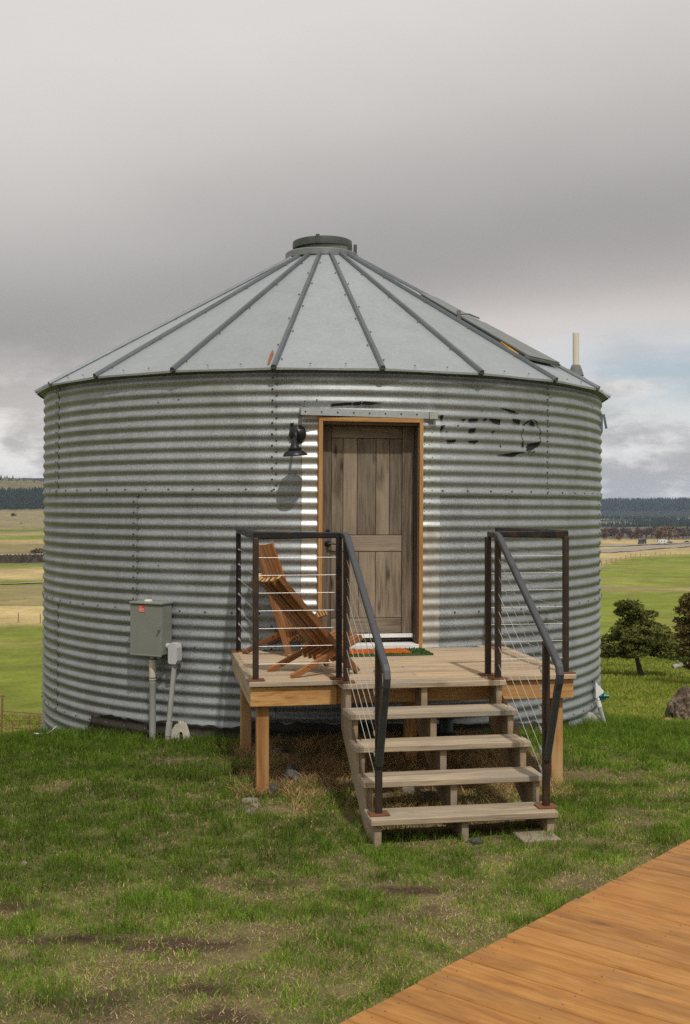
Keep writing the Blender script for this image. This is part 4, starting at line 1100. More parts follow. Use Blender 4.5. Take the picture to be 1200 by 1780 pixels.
# tap with hood at the right of the bin
pt = rad(66); tx, ty = XC+(R0+.02)*math.sin(pt), YC-(R0+.02)*math.cos(pt)
tap = thing('water_tap', 'teal garden tap on a leaning white pipe beneath a white triangular hood', 'water tap', (tx, ty, CAM_Z), 0)
kz = ty/2000
mb = MB(); zt_ = -(1183-881)*kz; zb_ = -(1211-881)*kz
Vv = [(-.04, 0, zt_), (-.035, 0, zb_), (.085, 0, -(1201-881)*kz), (-.02, -.10, zt_), (-.015, -.10, zb_-.005), (.075, -.06, -(1202-881)*kz)]
mb.add(Vv, [(0, 1, 2), (5, 4, 3), (0, 3, 4, 1), (1, 4, 5, 2), (2, 5, 3, 0)]); hd = mb.obj('hood', M_white, tap)
mb = MB(); zz = -(1209-881)*kz
mb.lathe([(.022, 0), (.022, .05), (.03, .055), (.03, .075), (.018, .08), (.018, .11)], 14, Matrix.Translation((.02, -.05, zz)) @ Matrix.Rotation(PI/2, 4, 'Y'))
mb.lathe([(.015, 0), (.015, .05), (.026, .055), (.026, .065)], 10, Matrix.Translation((.065, -.05, zz-.05))); mb.tube([(.05, -.05, zz), (.05, -.05, zz-.05)], .012, 8); mb.obj('spigot', M_teal, tap, rad(40))
mb = MB(); mb.tube([(.0, -.06, zz+.02), (.015, -.06, zz-.04)], .018, 10); mb.tube([(.015, -.06, zz-.05), (.03, -.06, zz-.11)], .026, 12); mb.obj('pipe_coupling', M_white, tap, rad(50))
mb = MB(); mb.tube([(.03, -.06, zz-.10), (.10, -.08, zz-.36)], .021, 12); mb.obj('pipe', M_pvc, tap, rad(50))

# green drain pipe under the porch
gx, gy = wpos(1.83, -1.35)
dp = thing('drain_pipe', 'dark green plastic drain pipe standing under the porch behind the stairs', 'drain pipe', (gx, gy, H(gx, gy)))
mb = MB(); mb.lathe([(.062, -.05), (.062, .22), (.058, .225)], 20); mb.obj('riser', plain('dark_green_plastic', (.012, .03, .022), .45), dp, rad(40))
for pr_ in ([(.075, .05), (.085, .055), (.085, .075), (.075, .08)], [(.075, .19), (.075, .225), (.055, .23)]):
    mb = MB(); mb.lathe(pr_, 20); mb.obj('collar', M_black, dp, rad(40))

# ------------------------------------------------------------------ lawn blades
def blades(name, xs_, ys_, hgt, wid, cols, lean, mat=M_grass, dcol=None):
    n = len(xs_); z = height(xs_, ys_)
    a = rng.uniform(0, 2*PI, n); b = rng.uniform(0, 2*PI, n)
    hx, hy = np.cos(a)*wid/2, np.sin(a)*wid/2
    lx, ly = np.cos(b)*lean*hgt, np.sin(b)*lean*hgt
    zz = hgt*np.sqrt(np.clip(1-lean**2*.8, .08, 1))
    base = np.stack([xs_, ys_, z-.006], 1)
    h3 = np.stack([hx, hy, np.zeros(n)], 1)
    mid = base + np.stack([lx*.35, ly*.35, zz*.62], 1); tip = base + np.stack([lx, ly, zz], 1)
    V = np.stack([base-h3, base+h3, mid-h3*.7, mid+h3*.7, tip], 1).reshape(-1, 3)
    i0 = np.arange(n)*5
    F = np.concatenate([np.stack([i0, i0+1, i0+3], 1), np.stack([i0, i0+3, i0+2], 1), np.stack([i0+2, i0+3, i0+4], 1)])
    C3 = np.repeat(cols[:, None, :], 5, 1)
    C3 = C3.reshape(-1, 3)
    me = raw_mesh(name, V, F, mat, C3, True)
    return link(name, me)
def in_view(x, y, m=.45): return np.abs(x) < y*.30*1.06 + m
def sample(n, y0, y1, p=1.0):
    """points in the wedge of ground in view between depths y0..y1, denser close by"""
    y = (y0**(2-p) + rng.uniform(0, 1, n)*(y1**(2-p)-y0**(2-p)))**(1/(2-p))
    x = rng.uniform(-1, 1, n)*(y*.318+.7)
    return x, y
def clear(x, y):
    ok = np.hypot(x-XC, y-YC) > R0+.012
    s_ = (x-E0.x)*bxd + (y-E0.y)*byd
    ok &= s_ < .45
    u = (x-PO[0])*cT + (y-PO[1])*sT; v_ = (x-PO[0])*sT - (y-PO[1])*cT
    for pu, pv_ in ((.11, -.14), (W_-.12, -.14), (.10, -1.55)): ok &= ~((np.abs(u-pu) < .05) & (np.abs(v_-pv_) < .05))
    return ok
x, y = sample(600000, 3.6, 14.2, .72)
g, bare = lawn_masks(x, y); ud = under_deck(x, y)
vv = (x-PO[0])*sT - (y-PO[1])*cT; uu = (x-PO[0])*cT + (y-PO[1])*sT
shade = ((uu > .6) & (uu < 1.95) & (vv > -.1) & (vv < 1.25)).astype(float)
cl = fbm(x*11, y*11, 101, 3)
keep = clear(x, y) & (rng.uniform(0, 1, len(x)) < np.clip(1.2 - bare*1.1, .10, 1) * (1-.93*np.clip(ud, 0, 1)) * (1-.7*shade) * np.clip(.15 + 1.6*cl, 0, 1))
x, y, g, bare, cl, ud = x[keep], y[keep], g[keep], bare[keep], cl[keep], ud[keep]; n = len(x)
u1 = rng.uniform(0, 1, n); dead = (u1 > np.clip(.12 + .80*g, 0, .95)).astype(float)[:, None]
lushf = (1-sstep(-.9, 1.0, x))*sstep(6.0, 7.2, y)
gcol = np.array((.145, .245, .026)) * (1-g[:, None]*.22) + np.array((.24, .25, .04)) * rng.uniform(0, .8, n)[:, None] * (1.1-g[:, None])
gcol = gcol * (rng.uniform(.55, 1.75, n) * (.45 + 1.1*fbm(x*4.5, y*4.5, 141, 4)))[:, None] * np.array((1.06, 1.04, 1.0)) * (1-.26*lushf)[:, None]
scol = np.array((.78, .60, .30)) * rng.uniform(.35, 1.3, n)[:, None]
cols = gcol*(1-dead) + scol*dead
far = np.clip((y-5)/8, 0, 1)
wall = np.exp(-np.clip(np.hypot(x-XC, y-YC)-R0-.02, 0, 3)/.25)
tall = sstep(9.3, 11.5, y)*.6 + wall*.9
hgt = (.012 + .058*g*cl**1.5*1.6 + .014*rng.uniform(0, 1, n)**2) * (1 + tall) * (1-.42*dead[:, 0]*(1-tall*.5))
wid = (.0034 + .0024*far) * rng.uniform(.7, 1.3, n)
lean = np.clip(rng.uniform(.15, .95, n) + dead[:, 0]*.2, 0, 1.05)
tag(blades('lawn_grass', x, y, hgt, wid, cols, lean), 'short patchy lawn of green blades and dry straw around the bin', kind='stuff')
x, y = sample(300000, 3.6, 12.0, .8)
g, bare = lawn_masks(x, y); ud = under_deck(x, y); c3 = fbm(x*8, y*8, 161, 3)
keep = clear(x, y) & (rng.uniform(0, 1, len(x)) < np.clip(1.15-.75*g, .1, 1)*(1-np.clip(ud, 0, 1))*np.clip(-.25+1.9*c3, .05, 1)*(1-.6*np.clip(bare, 0, 1)))
x, y, c3 = x[keep], y[keep], c3[keep]; n = len(x)
cols = (np.array((.66, .51, .27))*rng.uniform(.2, 1.25, n)[:, None]) * (.5+.9*c3[:, None])
tag(blades('dry_litter', x, y, rng.uniform(.012, .045, n), np.full(n, .0040)*rng.uniform(.7, 1.3, n), cols, rng.uniform(.85, 1.1, n)), 'short dry straw litter lying between the lawn blades', kind='stuff')
# taller ragged tufts
tuft = []
for (pxx, py, k, hh) in [(600, 1392, 26, .11), (560, 1398, 30, .10), (530, 1372, 18, .09), (640, 1462, 14, .09), (745, 1458, 18, .09), (700, 1462, 12, .1), (905, 1455, 10, .08), (1005, 1270, 60, .2), (1030, 1275, 40, .14), (985, 1290, 50, .13), (1015, 1330, 30, .12), (1000, 1372, 26, .12), (240, 1285, 30, .10), (350, 1290, 40, .09), (400, 1300, 40, .12), (410, 1340, 40, .13), (425, 1370, 40, .12), (622, 1520, 30, .05), (300, 1283, 20, .08), (1075, 1262, 40, .14), (120, 1290, 40, .10), (180, 1292, 40, .10), (1060, 1290, 30, .12), (470, 1400, 16, .07), (630, 1445, 16, .10)]:
    x0_, y0_ = gp(pxx, py)
    for _ in range(k*3): tuft.append((x0_ + random.gauss(0, .09), y0_ + random.gauss(0, .05), hh*random.uniform(.5, 1.2)))
tuft = np.array(tuft); tuft = tuft[clear(tuft[:, 0], tuft[:, 1])]; n = len(tuft)
cols = np.array((.15, .26, .03)) * rng.uniform(.6, 1.4, n)[:, None]
tag(blades('tall_grass', tuft[:, 0], tuft[:, 1], tuft[:, 2], np.full(n, .0065), cols, rng.uniform(.1, .7, n)), 'taller green grass tufts against the porch and the bin wall', kind='stuff')
# dry thatch under the porch
n = 42000; uu = rng.uniform(-.12, 2.45, n); vv = rng.uniform(-1.9, .95, n)
x = PO[0] + uu*cT + vv*sT; y = PO[1] + uu*sT - vv*cT
c2 = fbm(x*4, y*4, 111, 3); front = sstep(-.5, .3, vv)
keep = clear(x, y) & (c2 > .34) & ((vv < .0) | (uu > .28)) & ((vv < .28 + .3*vnoise(x*4, y*4, 99)) | ((uu > .75) & (uu < 1.85))) & ((vv < .15) | (rng.uniform(0, 1, n) < .65)) & (rng.uniform(0, 1, n) < np.clip(1.3-np.abs(vv-(-.5))*.5, .3, 1))
x, y, c2, front = x[keep], y[keep], c2[keep], front[keep]; n = len(x)
cols = (np.array((.54, .37, .175))*(1-front[:, None]) + np.array((.56, .40, .18))*front[:, None]) * (rng.uniform(.3, 1.3, n)*(.45+1.1*fbm(x*6, y*6, 151, 3)))[:, None]
tag(blades('dry_grass', x, y, rng.uniform(.04, .13, n)*(.5+c2), np.full(n, .0052), cols, rng.uniform(.75, 1.05, n)), 'matted brown dry grass on the ground under the porch', kind='stuff')
# hillside grass beyond the crest
x, y = sample(130000, 13.6, 70, .9)
keep = clear(x, y); x, y = x[keep], y[keep]; n = len(x); nn = fbm(x*.5, y*.5, 121, 3)
cols = (np.array((.20, .25, .034)) + np.array((.20, .15, .035))*np.clip(nn-.35, 0, 1)[:, None]*1.3) * rng.uniform(.65, 1.3, n)[:, None]
st_ = (rng.uniform(0, 1, n) < .03)[:, None]; cols = cols*(1-st_) + np.array((.40, .31, .14))*st_
tag(blades('hillside_grass', x, y, rng.uniform(.04, .11, n)*(1+y*.012), .006+.0012*y, cols, rng.uniform(.2, .9, n)), 'green grass on the slope beyond the bin', kind='stuff')

# ------------------------------------------------------------------ junipers
def leafcloud(pads, per, size, base, var, rs):
    """small leaf faces in every pad (x,y,z,rx,ry,rz): returns verts, tris, colours"""
    V = []; C3 = []
    for (x, y, z, rx, ry, rz, k) in pads:
        m = int(per*k)
        d = rs.normal(size=(m, 3)); d /= np.linalg.norm(d, axis=1)[:, None]; rr_ = rs.uniform(.35, 1.05, m)**.6
        p = d*rr_[:, None]*np.array((rx, ry, rz)) + np.array((x, y, z))
        a = rs.normal(size=(m, 3)); a[:, 2] *= .6; a += d*.6; a /= np.linalg.norm(a, axis=1)[:, None]
        b = np.cross(a, rs.normal(size=(m, 3))); b /= np.linalg.norm(b, axis=1)[:, None]
        s = size*rs.uniform(.6, 1.5, m)[:, None]
        V.append(np.stack([p - b*s*.35, p + b*s*.35, p + a*s], 1).reshape(-1, 3))
        c = np.array(base)*(1 + var*rs.uniform(-1, 1))*rs.uniform(.75, 1.25, m)[:, None]; C3.append(np.repeat(c, 3, 0))
    V = np.concatenate(V); C3 = np.concatenate(C3); return V, np.arange(len(V)).reshape(-1, 3), C3
def juniper(name, label, x, y, H_, pads, trunk, base, per=260, size=.11, seed=1):
    rs = np.random.default_rng(seed)
    t = thing(name, label, 'tree', (x, y, H(x, y)), 0, 'junipers on the slope')
    mb = MB()
    for pts, r0, r1 in trunk:
        n_ = len(pts); seg = 8
        for i in range(n_-1):
            pass
        prof_ = []
        V = []; 
        P3 = [Vector(p) for p in pts]
        for i, p in enumerate(P3):
            r_ = r0 + (r1-r0)*i/(n_-1)
            for j in range(seg):
                a = 2*PI*j/seg; rq = r_*(1+.18*math.sin(3*a+i)); V.append(p + Vector((rq*math.cos(a), rq*math.sin(a), 0)))
        F = [(i*seg+j, i*seg+(j+1) % seg, (i+1)*seg+(j+1) % seg, (i+1)*seg+j) for i in range(n_-1) for j in range(seg)]
        mb.add(V, F)
    mb.obj('trunk', M_bark, t, rad(70))
    for k in range(70):
        b_ = pads[rs.integers(len(pads))]; th_ = rs.uniform(0, 2*PI); up_ = rs.uniform(-.5, .9)
        q = rs.uniform(.9, 1.25); s_ = rs.uniform(.07, .16)
        pads.append((b_[0]+b_[3]*q*math.cos(th_), b_[1]+b_[4]*q*math.sin(th_), b_[2]+b_[5]*up_*1.6, s_*1.5, s_*1.2, s_*.7, .25))
    V, F, C3 = leafcloud(pads, per, size, base, .35, rs)
    link('crown', raw_mesh('crown', V, F, M_leaf, C3), t)
    return t
def make_pads(levels, seed, n_each=9, rz=.28):
    rs = np.random.default_rng(seed); pads = []
    for (z, rad_, cx, cnt) in levels:
        for k in range(cnt):
            a = rs.uniform(0, 2*PI); q = math.sqrt(rs.uniform(.05, 1))*rad_
            s = rs.uniform(.15, .40)
            pads.append((cx + q*math.cos(a), q*math.sin(a)*.9, z + rs.uniform(-.16, .16) - .12*q, s*1.35, s*1.2, s*.40, s*2))
    return pads
dj = 50.0; jx = (1116-600)/2000*dj
pads = make_pads([(1.15, 1.0, -1.05, 13), (1.30, 1.85, -.2, 30), (1.6, 1.8, -.15, 30), (1.9, 1.5, -.2, 26), (2.15, 1.1, -.2, 18), (2.45, .72, -.25, 11), (2.82, .66, -.32, 10), (3.02, .3, -.4, 4)], 5)
pads += [(-.95, 0, 2.78, .3, .3, .14, .6), (.42, 0, 2.68, .34, .3, .15, .6), (-.55, 0, 3.02, .3, .3, .15, .5), (.98, .1, 2.0, .3, .3, .2, .6), (-1.65, 0, 1.45, .3, .3, .2, .6), (-1.9, 0, 1.0, .3, .3, .2, .6)]
juniper('juniper_tree', 'small round juniper tree with a bare leaning trunk right of the bin', jx, dj, 3.2, pads,
        [([(.0, 0, -.3), (-.03, 0, .0), (-.12, 0, .35), (-.2, 0, .7), (-.23, 0, 1.1), (-.25, 0, 1.8), (-.3, 0, 2.7)], .15, .04), ([(-.2, 0, .75), (-.6, .1, 1.05), (-1.1, .1, 1.2)], .06, .02), ([(-.2, 0, .8), (.3, -.1, 1.1), (.8, -.1, 1.4)], .06, .02)], (.125, .130, .030), 270, .10, 5)
dj2 = 44.0; jx2 = (1240-600)/2000*dj2
pads = make_pads([(1.0, .9, 0, 22), (1.5, 1.1, 0, 30), (2.0, 1.2, .0, 32), (2.5, 1.15, 0, 30), (3.0, 1.05, 0, 26), (3.4, .8, .1, 16), (3.7, .4, .15, 7)], 9)
pads += [(-1.0, 0, 3.3, .32, .3, .25, .8), (-1.15, 0, 2.95, .22, .2, .16, .5), (-.85, 0, 2.0, .3, .3, .3, .7), (-.95, 0, 1.5, .3, .3, .2, .6)]
juniper('juniper_tree', 'larger bushy juniper cut by the right edge of the picture', jx2, dj2, 3.9, pads, [([(0, 0, -.3), (0, 0, .4), (.05, 0, 1.2), (.1, 0, 2.6)], .16, .05)], (.14, .11, .034), 340, .10, 8)
# low green shrub line behind the log and the log itself
lx_, ly_ = (1196-600)/2000*56, 56.0
lg = thing('fallen_log', 'bleached fallen log lying on the slope near the right edge', 'log', (lx_, ly_, H(lx_, ly_)), .15)
mb = MB(); mb.tube([(-.75, 0, .07), (-.45, .02, .14), (0, 0, .17), (.6, .03, .2), (1.3, 0, .22)], .13, 9); mb.obj('trunk', M_logm, lg, rad(60))
mb = MB(); mb.tube([(-.4, 0, .16), (-.5, -.05, .32), (-.55, -.05, .4)], .04, 7); mb.tube([(.3, 0, .2), (.45, -.1, .34)], .05, 7); mb.obj('branch_stub', M_logm, lg, rad(60))
for i, (pxx, dd, s_) in enumerate([(1190, 60, .55), (1165, 61, .4), (1215, 59, .6)]):
    x0_ = (pxx-600)/2000*dd
    rs = np.random.default_rng(40+i); V, F, C3 = leafcloud([(rs.uniform(-1, 1)*s_*1.2, rs.uniform(-.3, .3), s_*.4, s_*.6, s_*.5, s_*.4, .8) for _ in range(7)], 160, .12, (.075, .10, .02), .25, rs)
    o = link('low_shrub', raw_mesh('low_shrub', V, F, M_leaf, C3)); o.location = (x0_, dd, H(x0_, dd))
    tag(o, ['low green shrub directly behind the fallen log', 'small low shrub between the round juniper and the log', 'low green shrub at the right edge beneath the larger juniper'][i], 'shrub', 'low shrubs near the log')

# ------------------------------------------------------------------ left: corral, fence posts, field details
cy = 58.0
def lx(pxx, d): return (pxx-600)/2000*d
def lz(py, d): return CAM_Z - (py-881)/2000*d
co = thing('corral_fence', 'rusty steel pipe corral panels beyond the lawn at the left edge', 'corral fence', (lx(20, cy), cy, H(lx(20, cy), cy)))
ox, oz = lx(20, cy), co.location.z
M_crust = rusty('corral_rust', (.16, .07, .045), (.28, .15, .10), .4, .65, .7, .1)
def crail(nm, a, b_, r_):
    mb = MB(); mb.tube([(lx(a[0], cy)-ox, a[2] if len(a) > 2 else 0, lz(a[1], cy)-oz), (lx(b_[0], cy)-ox, b_[2] if len(b_) > 2 else 0, lz(b_[1], cy)-oz)], r_, 7); return mb.obj(nm, M_crust, co)
crail('post', (4.5, 1208), (2.5, 1290), .05); crail('post', (52, 1240), (51.5, 1285), .035); crail('post', (22, 1252), (22, 1285), .03); crail('post', (68, 1244), (68, 1285), .035)
crail('top_rail', (-30, 1208), (9, 1210), .03)
crail('rail', (4, 1236), (110, 1244), .032); crail('rail', (3, 1262.5), (110, 1273), .03)
for i in range(5): crail('rail', (4, 1247+i*7.5, .4), (110, 1247+i*6.5, .4), .018)
crail('rail', (20, 1282), (110, 1268), .02); crail('rail', (4, 1275), (60, 1283), .016)
mb = MB(); q = [(lx(-30, 62), 62.5), (lx(120, 62), 62.5), (lx(120, 72), 72.5), (lx(-30, 72), 72.5)]
fp = [(32, 152, 1067, 'leftmost'), (70, 150, 1068, 'right')]
for i, (pxx, d, py, w_) in enumerate(fp):
    x0_ = lx(pxx, d); mb = MB(); mb.tube([(0, 0, -.2), (0, 0, 1.25)], .05, 7)
    o = mb.obj('fence_post', M_bark, None); o.location = (x0_, d, H(x0_, d)); tag(o, ['thin dark fence post standing alone in the left straw field', 'thin dark fence post in the left field beside the bin wall'][i], 'fence post', 'fence posts in the left field')
x0_, d = lx(37, 1420), 1420.0
cow = thing('cow', 'dark cow grazing on the far left hillside', 'cow', (x0_, d, H(x0_, d)))
def animal():
    me = bpy.data.meshes.new('cow_body'); bm_ = bmesh.new()
    pts = [((-1.0, 0, 1.15), .36), ((-.3, 0, 1.12), .42), ((.45, 0, 1.15), .40), ((.95, 0, 1.2), .28), ((1.3, 0, .8), .19), ((1.5, 0, .35), .13)]
    mb = MB()
    for i in range(len(pts)-1): pass
    seg = 8; V = []; F = []
    for i, (p, r_) in enumerate(pts):
        for j in range(seg):
            a = 2*PI*j/seg; tilt = 0 if i < 4 else .9; V.append((p[0]+r_*math.sin(a)*math.sin(tilt), r_*.75*math.cos(a), p[2]+r_*math.sin(a)*math.cos(tilt)))
    F = [(i*seg+j, i*seg+(j+1) % seg, (i+1)*seg+(j+1) % seg, (i+1)*seg+j) for i in range(len(pts)-1) for j in range(seg)] + [tuple(range(seg))[::-1], tuple((len(pts)-1)*seg+j for j in range(seg))]
    mb.add(V, F)
    for lx2, ly2 in ((-.85, .2), (-.85, -.2), (.6, .2), (.6, -.2)):
        kx = lx2 + (-.08 if lx2 < 0 else .02)
        mb.tube([(lx2, ly2, 1.05), (lx2+.06 if lx2 < 0 else lx2, ly2, .75), (kx, ly2, .45), (lx2, ly2, 0)], .10, 6)
    return mb
animal().obj('body', M_cow, cow, rad(60))
for i, (pxx, py, d, s_, c_, lb_) in enumerate([(62, 958, 590, 3.2, (.11, .085, .06), 'bare brown shrub on the bank above the gravel strip at left'), (22, 896, 1700, 4.5, (.05, .05, .03), 'dark bush on the upper left hillside')]):
    rs = np.random.default_rng(60+i); V, F, C3 = leafcloud([(rs.uniform(-1, 1)*s_*.8, rs.uniform(-.5, .5), s_*rs.uniform(.25, .6), s_*.5, s_*.5, s_*.45, 1) for _ in range(6)], 120, s_*.16, c_, .25, rs)
    x0_ = lx(pxx, d); o = link('field_shrub', raw_mesh('field_shrub', V, F, M_leaf, C3)); o.location = (x0_, d, H(x0_, d)); tag(o, lb_, 'shrub', 'shrubs on the left hillside')
# brushy bank as one mass
n = 5000; az = np.radians(rng.uniform(-24, -10, n)); d = rng.uniform(455, 520, n)*1.035
bxs, bys = d*np.sin(az), d*np.cos(az); bz = height(bxs, bys)
s_ = rng.uniform(.5, 1.8, n)
V = np.stack([np.stack([bxs-s_*.8, bys, bz], 1), np.stack([bxs+s_*.8, bys+.3, bz], 1), np.stack([bxs+rng.uniform(-.5, .5, n), bys, bz+s_*1.3], 1)], 1).reshape(-1, 3)
cc = np.array((.085, .068, .045))*rng.uniform(.6, 1.6, n)[:, None]
o = link('brush_bank', raw_mesh('brush_bank', V, np.arange(3*n).reshape(-1, 3), M_far, np.repeat(cc, 3, 0))); tag(o, 'dark brushy bank crossing the left valley', kind='stuff')

# ------------------------------------------------------------------ far woods
def conifers(name, label, n, azr, dr, h0, base, clump=None):
    az = np.radians(rng.uniform(azr[0], azr[1], n)); d = rng.uniform(dr[0], dr[1], n)*1.035
    x, y = d*np.sin(az), d*np.cos(az)
    if clump:
        k = fbm(x*clump[0], y*clump[0], 131, 3) > clump[1]; x, y = x[k], y[k]
    n = len(x); z = height(x, y); hh = h0*rng.uniform(.6, 1.35, n); r_ = hh*rng.uniform(.16, .28, n)
    V = []; seg = 5; a0 = rng.uniform(0, 6, n)
    for j in range(seg): a = a0+2*PI*j/seg; V.append(np.stack([x+r_*np.cos(a), y+r_*np.sin(a), z+hh*.05*rng.uniform(0, 1.5, n)], 1))
    V.append(np.stack([x, y, z+hh], 1)); V = np.stack(V, 1).reshape(-1, 3); i0 = np.arange(n)*(seg+1)
    F = np.concatenate([np.stack([i0+j, i0+(j+1) % seg, i0+seg], 1) for j in range(seg)])
    cc = np.repeat(np.array(base)*rng.uniform(.6, 1.5, n)[:, None], seg+1, 0)
    tag(link(name, raw_mesh(name, V, F, M_far, cc)), label, kind='stuff')
conifers('conifer_forest', 'dark conifer forest band on the left hill', 7000, (-23, -11), (2010, 2420), 10, (.018, .022, .016))
conifers('conifer_forest', 'scattered conifers along the left skyline', 900, (-24, -10), (2950, 3350), 9, (.022, .026, .02), (.006, .5))
conifers('conifer_forest', 'dark scrubby conifer forest on the nearer right hill', 7000, (8, 23), (2150, 3300), 8.5, (.018, .022, .016), (.005, .50))
conifers('conifer_forest', 'conifers covering the far right ridge', 5500, (7, 24), (4200, 5250), 11, (.015, .018, .016))

# bare cottonwoods by the highway
def bare_tree_meshes(seed, col):
    rs = np.random.default_rng(seed)
    pads = [(rs.normal()*2.6, rs.normal()*2.6, 4.5+rs.uniform(0, 7.5), rs.uniform(1.4, 2.6), rs.uniform(1.4, 2.6), rs.uniform(1.2, 2.4), 1) for _ in range(11)]
    V, F, C3 = leafcloud(pads, 46, 1.5, col, .2, rs)
    cm = raw_mesh('crown', V, F, M_far, C3)
    mb = MB(); mb.tube([(0, 0, -1), (.1, 0, 3), (0, .2, 8), (.3, 0, 11)], .35, 6); mb.tube([(0, 0, 3), (1.8, 0, 7)], .2, 5); mb.tube([(0, 0, 3.5), (-1.6, .5, 8)], .2, 5)
    return cm, mb.mesh('trunk', M_bark)
TM = [bare_tree_meshes(70+i, c) for i, c in enumerate([(.155, .10, .075), (.13, .085, .075), (.19, .125, .08), (.13, .10, .08)])]
places = []
for i in range(46):
    px_ = 1030 + i*4.6 + random.uniform(-3, 3); d = random.uniform(1120, 1300)
    places.append((px_, d, random.uniform(.7, 1.0), random.randrange(2) if px_ < 1125 else 3))
places += [(1144, 1085, .95, 2), (1157, 1080, 1.15, 2), (1163, 1090, 1.2, 2), (1148, 1100, .85, 2), (1077, 1075, .7, 0), (1052, 1078, .65, 1)]
for i, (pxx, d, s_, k) in enumerate(places):
    x0_ = (pxx-600)/2000*d
    near = i >= 46
    lb_ = {2: 'orange brown bare tree of the clump behind the white motorhome', 0: 'low reddish bare tree at the foot of the grove', 1: 'low reddish bare tree at the foot of the grove'}[k] if near else ('leafless reddish brown tree in the grove beyond the highway' if k < 2 else 'leafless greyish tree in the wood at the far right')
    if near: lb_ = ['orange brown bare tree at the left of the clump behind the motorhome', 'tall orange brown bare tree in the middle of the clump behind the motorhome', 'tallest orange brown bare tree at the right of the clump behind the motorhome', 'small orange brown bare tree at the back of the clump behind the motorhome', 'low reddish bare tree at the foot of the grove left of the truck', 'low reddish bare tree at the foot of the grove nearest the bin'][i-46]
    t = thing('bare_tree', lb_, 'tree', (x0_, d, H(x0_, d)), random.uniform(0, 6), 'orange clump of bare trees' if (near and k == 2) else ('low trees before the grove' if near else ('reddish grove beyond the highway' if k < 2 else 'greyish wood at the far right')))
    t.scale = (s_, s_, s_*.95)
    link('crown', TM[k][0], t); link('trunk', TM[k][1], t)

# line fence where the green pasture meets the straw field
ff = thing('field_fence', 'long line of small wooden fence posts between the green pasture and the straw field', 'fence', (0, 0, 0))
mb = MB(); mb.tube([(0, 0, -.4), (0, 0, 1.45)], .09, 5); fpm = mb.mesh('fence_post', M_bark); fpm2 = None
prev = None; wb = MB()
for i in range(46):
    a = 10.5 + i*.23; d = (400 + max(-8, min(12, a-12.7))*80)*1.035*.985
    x0_, y0_ = d*math.sin(rad(a)), d*math.cos(rad(a)); p = Vector((x0_, y0_, H(x0_, y0_)))
    link('post', fpm, ff, None, Matrix.Translation(p))
    if prev is not None:
        for hh in (.5, 1.0, 1.45): wb.tube([prev + Vector((0, 0, hh)), p + Vector((0, 0, hh))], .02, 4, cap=False)
    prev = p
wb.obj('fence_wire', M_bolt, ff)['kind'] = 'stuff'

# vehicles on the far carriageway
def vehicle(name, label, cat, pxx, az_off, build):
    az = math.atan((pxx-600)/2000.0); a = math.degrees(az); d = (905+(a-13)*27)*1.035
    x0_, y0_ = d*math.sin(az), d*math.cos(az)
    t = thing(name, label, cat, (x0_, y0_, H(x0_, y0_)+.5), -az + .12 + az_off)
    build(t); return t
def wheels(t, xs_, w_, r_=.45):
    for x in xs_:
        for s in (-1, 1):
            mb = MB(); mb.lathe([(r_*.6, 0), (r_, .03), (r_, .25), (r_*.6, .28)], 12, Matrix.Translation((x, s*w_-.14, r_)) @ Matrix.Rotation(-PI/2, 4, 'X')); mb.obj('wheel', M_tyre, t, rad(40))
def b_truck(t):
    mb = MB(); mb.box((-2.6, -1.25, 1.0), (3.4, 1.25, 4.1), .08); mb.obj('trailer', M_vdark, t)
    mb = MB(); mb.box((-5.0, -1.2, .8), (-2.8, 1.2, 3.7), .15); mb.box((-6.1, -1.0, .7), (-5.0, 1.0, 2.0), .15); mb.obj('cab', M_vblue, t)
    mb = MB(); mb.box((-5.08, -1.0, 2.2), (-4.99, 1.0, 3.2)); mb.box((-4.8, -1.23, 2.2), (-3.9, -1.19, 3.1)); mb.obj('windscreen', M_glass, t)
    wheels(t, (-5.3, -3.4, 1.6, 2.8), 1.1, .5)
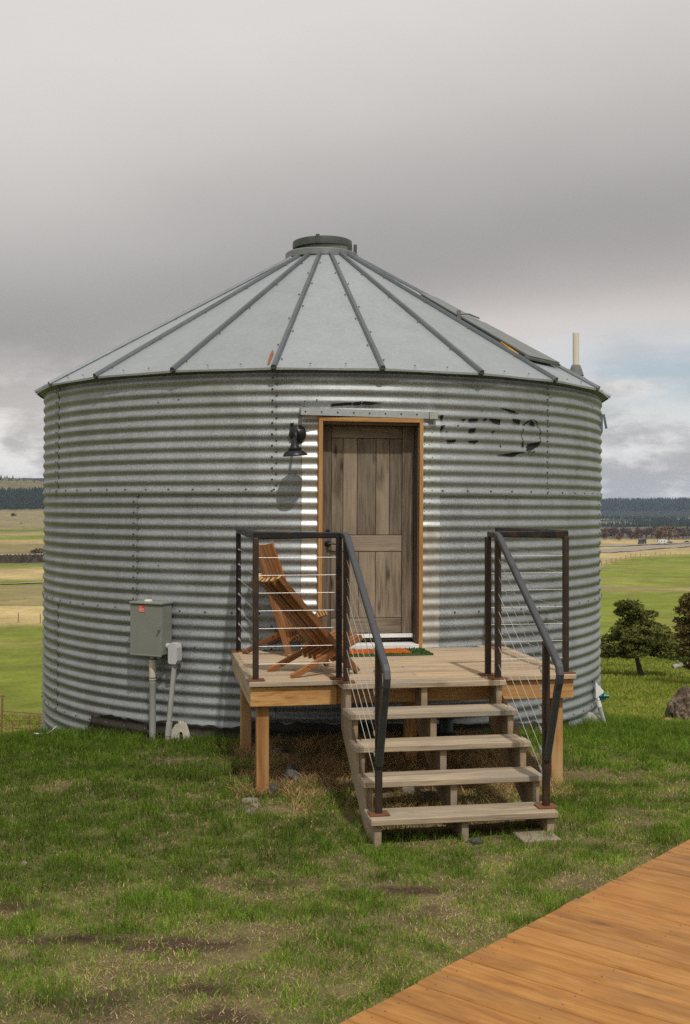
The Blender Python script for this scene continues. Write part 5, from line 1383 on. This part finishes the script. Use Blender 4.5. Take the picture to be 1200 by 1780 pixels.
def b_rv(t):
    mb = MB(); mb.box((-2.6, -1.2, .7), (3.4, 1.2, 3.3), .15); mb.box((-3.8, -1.05, .6), (-2.6, 1.05, 1.9), .2); mb.box((-3.3, -1.15, 2.1), (-2.6, 1.15, 3.25), .15); mb.obj('body', M_white, t)
    mb = MB(); mb.box((-1.6, -1.23, 1.8), (-.4, -1.18, 2.6)); mb.box((.8, -1.23, 1.8), (2.2, -1.18, 2.6)); mb.box((-3.0, -1.1, 1.9), (-2.62, 1.1, 2.1)); mb.obj('window', M_glass, t)
    wheels(t, (-2.7, 2.0), 1.05, .42)
def b_car(mat):
    def f(t):
        mb = MB(); mb.prism([(-2.2, .35), (2.2, .35), (2.25, .85), (1.7, 1.0), (1.1, 1.5), (-.7, 1.5), (-1.3, 1.0), (-2.2, .8)], 1.75, Matrix.Translation((0, .875, 0)) @ Matrix.Rotation(PI/2, 4, 'X')); mb.obj('body', mat, t)
        mb = MB(); mb.prism([(-1.15, 1.0), (1.4, 1.0), (1.05, 1.42), (-.65, 1.42)], 1.80, Matrix.Translation((0, .90, 0)) @ Matrix.Rotation(PI/2, 4, 'X')); mb.obj('window', M_glass, t)
        wheels(t, (-1.35, 1.35), .8, .33)
    return f
vehicle('truck', 'blue grey truck with a dark trailer on the distant highway', 'truck', 1118, .9, b_truck)
vehicle('motorhome', 'white motorhome on the distant highway', 'motorhome', 1152, .1, b_rv)
vehicle('car', 'small grey blue car following the white motorhome', 'car', 1165, .1, b_car(M_vblue))
vehicle('car', 'small black car near the right edge on the highway', 'car', 1194, .1, b_car(M_vdark))

# ------------------------------------------------------------------ haze
HZ = True
if HZ:
    mb = MB(); mb.box((-8000, -8000, -80), (8000, 8000, 160))
    m = bpy.data.materials.new('haze_air'); m.use_nodes = True; t_ = m.node_tree; t_.nodes.clear()
    o_ = t_.nodes.new('ShaderNodeOutputMaterial'); pvn = t_.nodes.new('ShaderNodeVolumePrincipled')
    pvn.inputs['Color'].default_value = (.60, .78, 1.0, 1); pvn.inputs['Density'].default_value = 5.5e-5
    t_.links.new(pvn.outputs[0], o_.inputs['Volume'])
    tag(mb.obj('haze', m), 'thin bluish haze over the valley', kind='stuff')
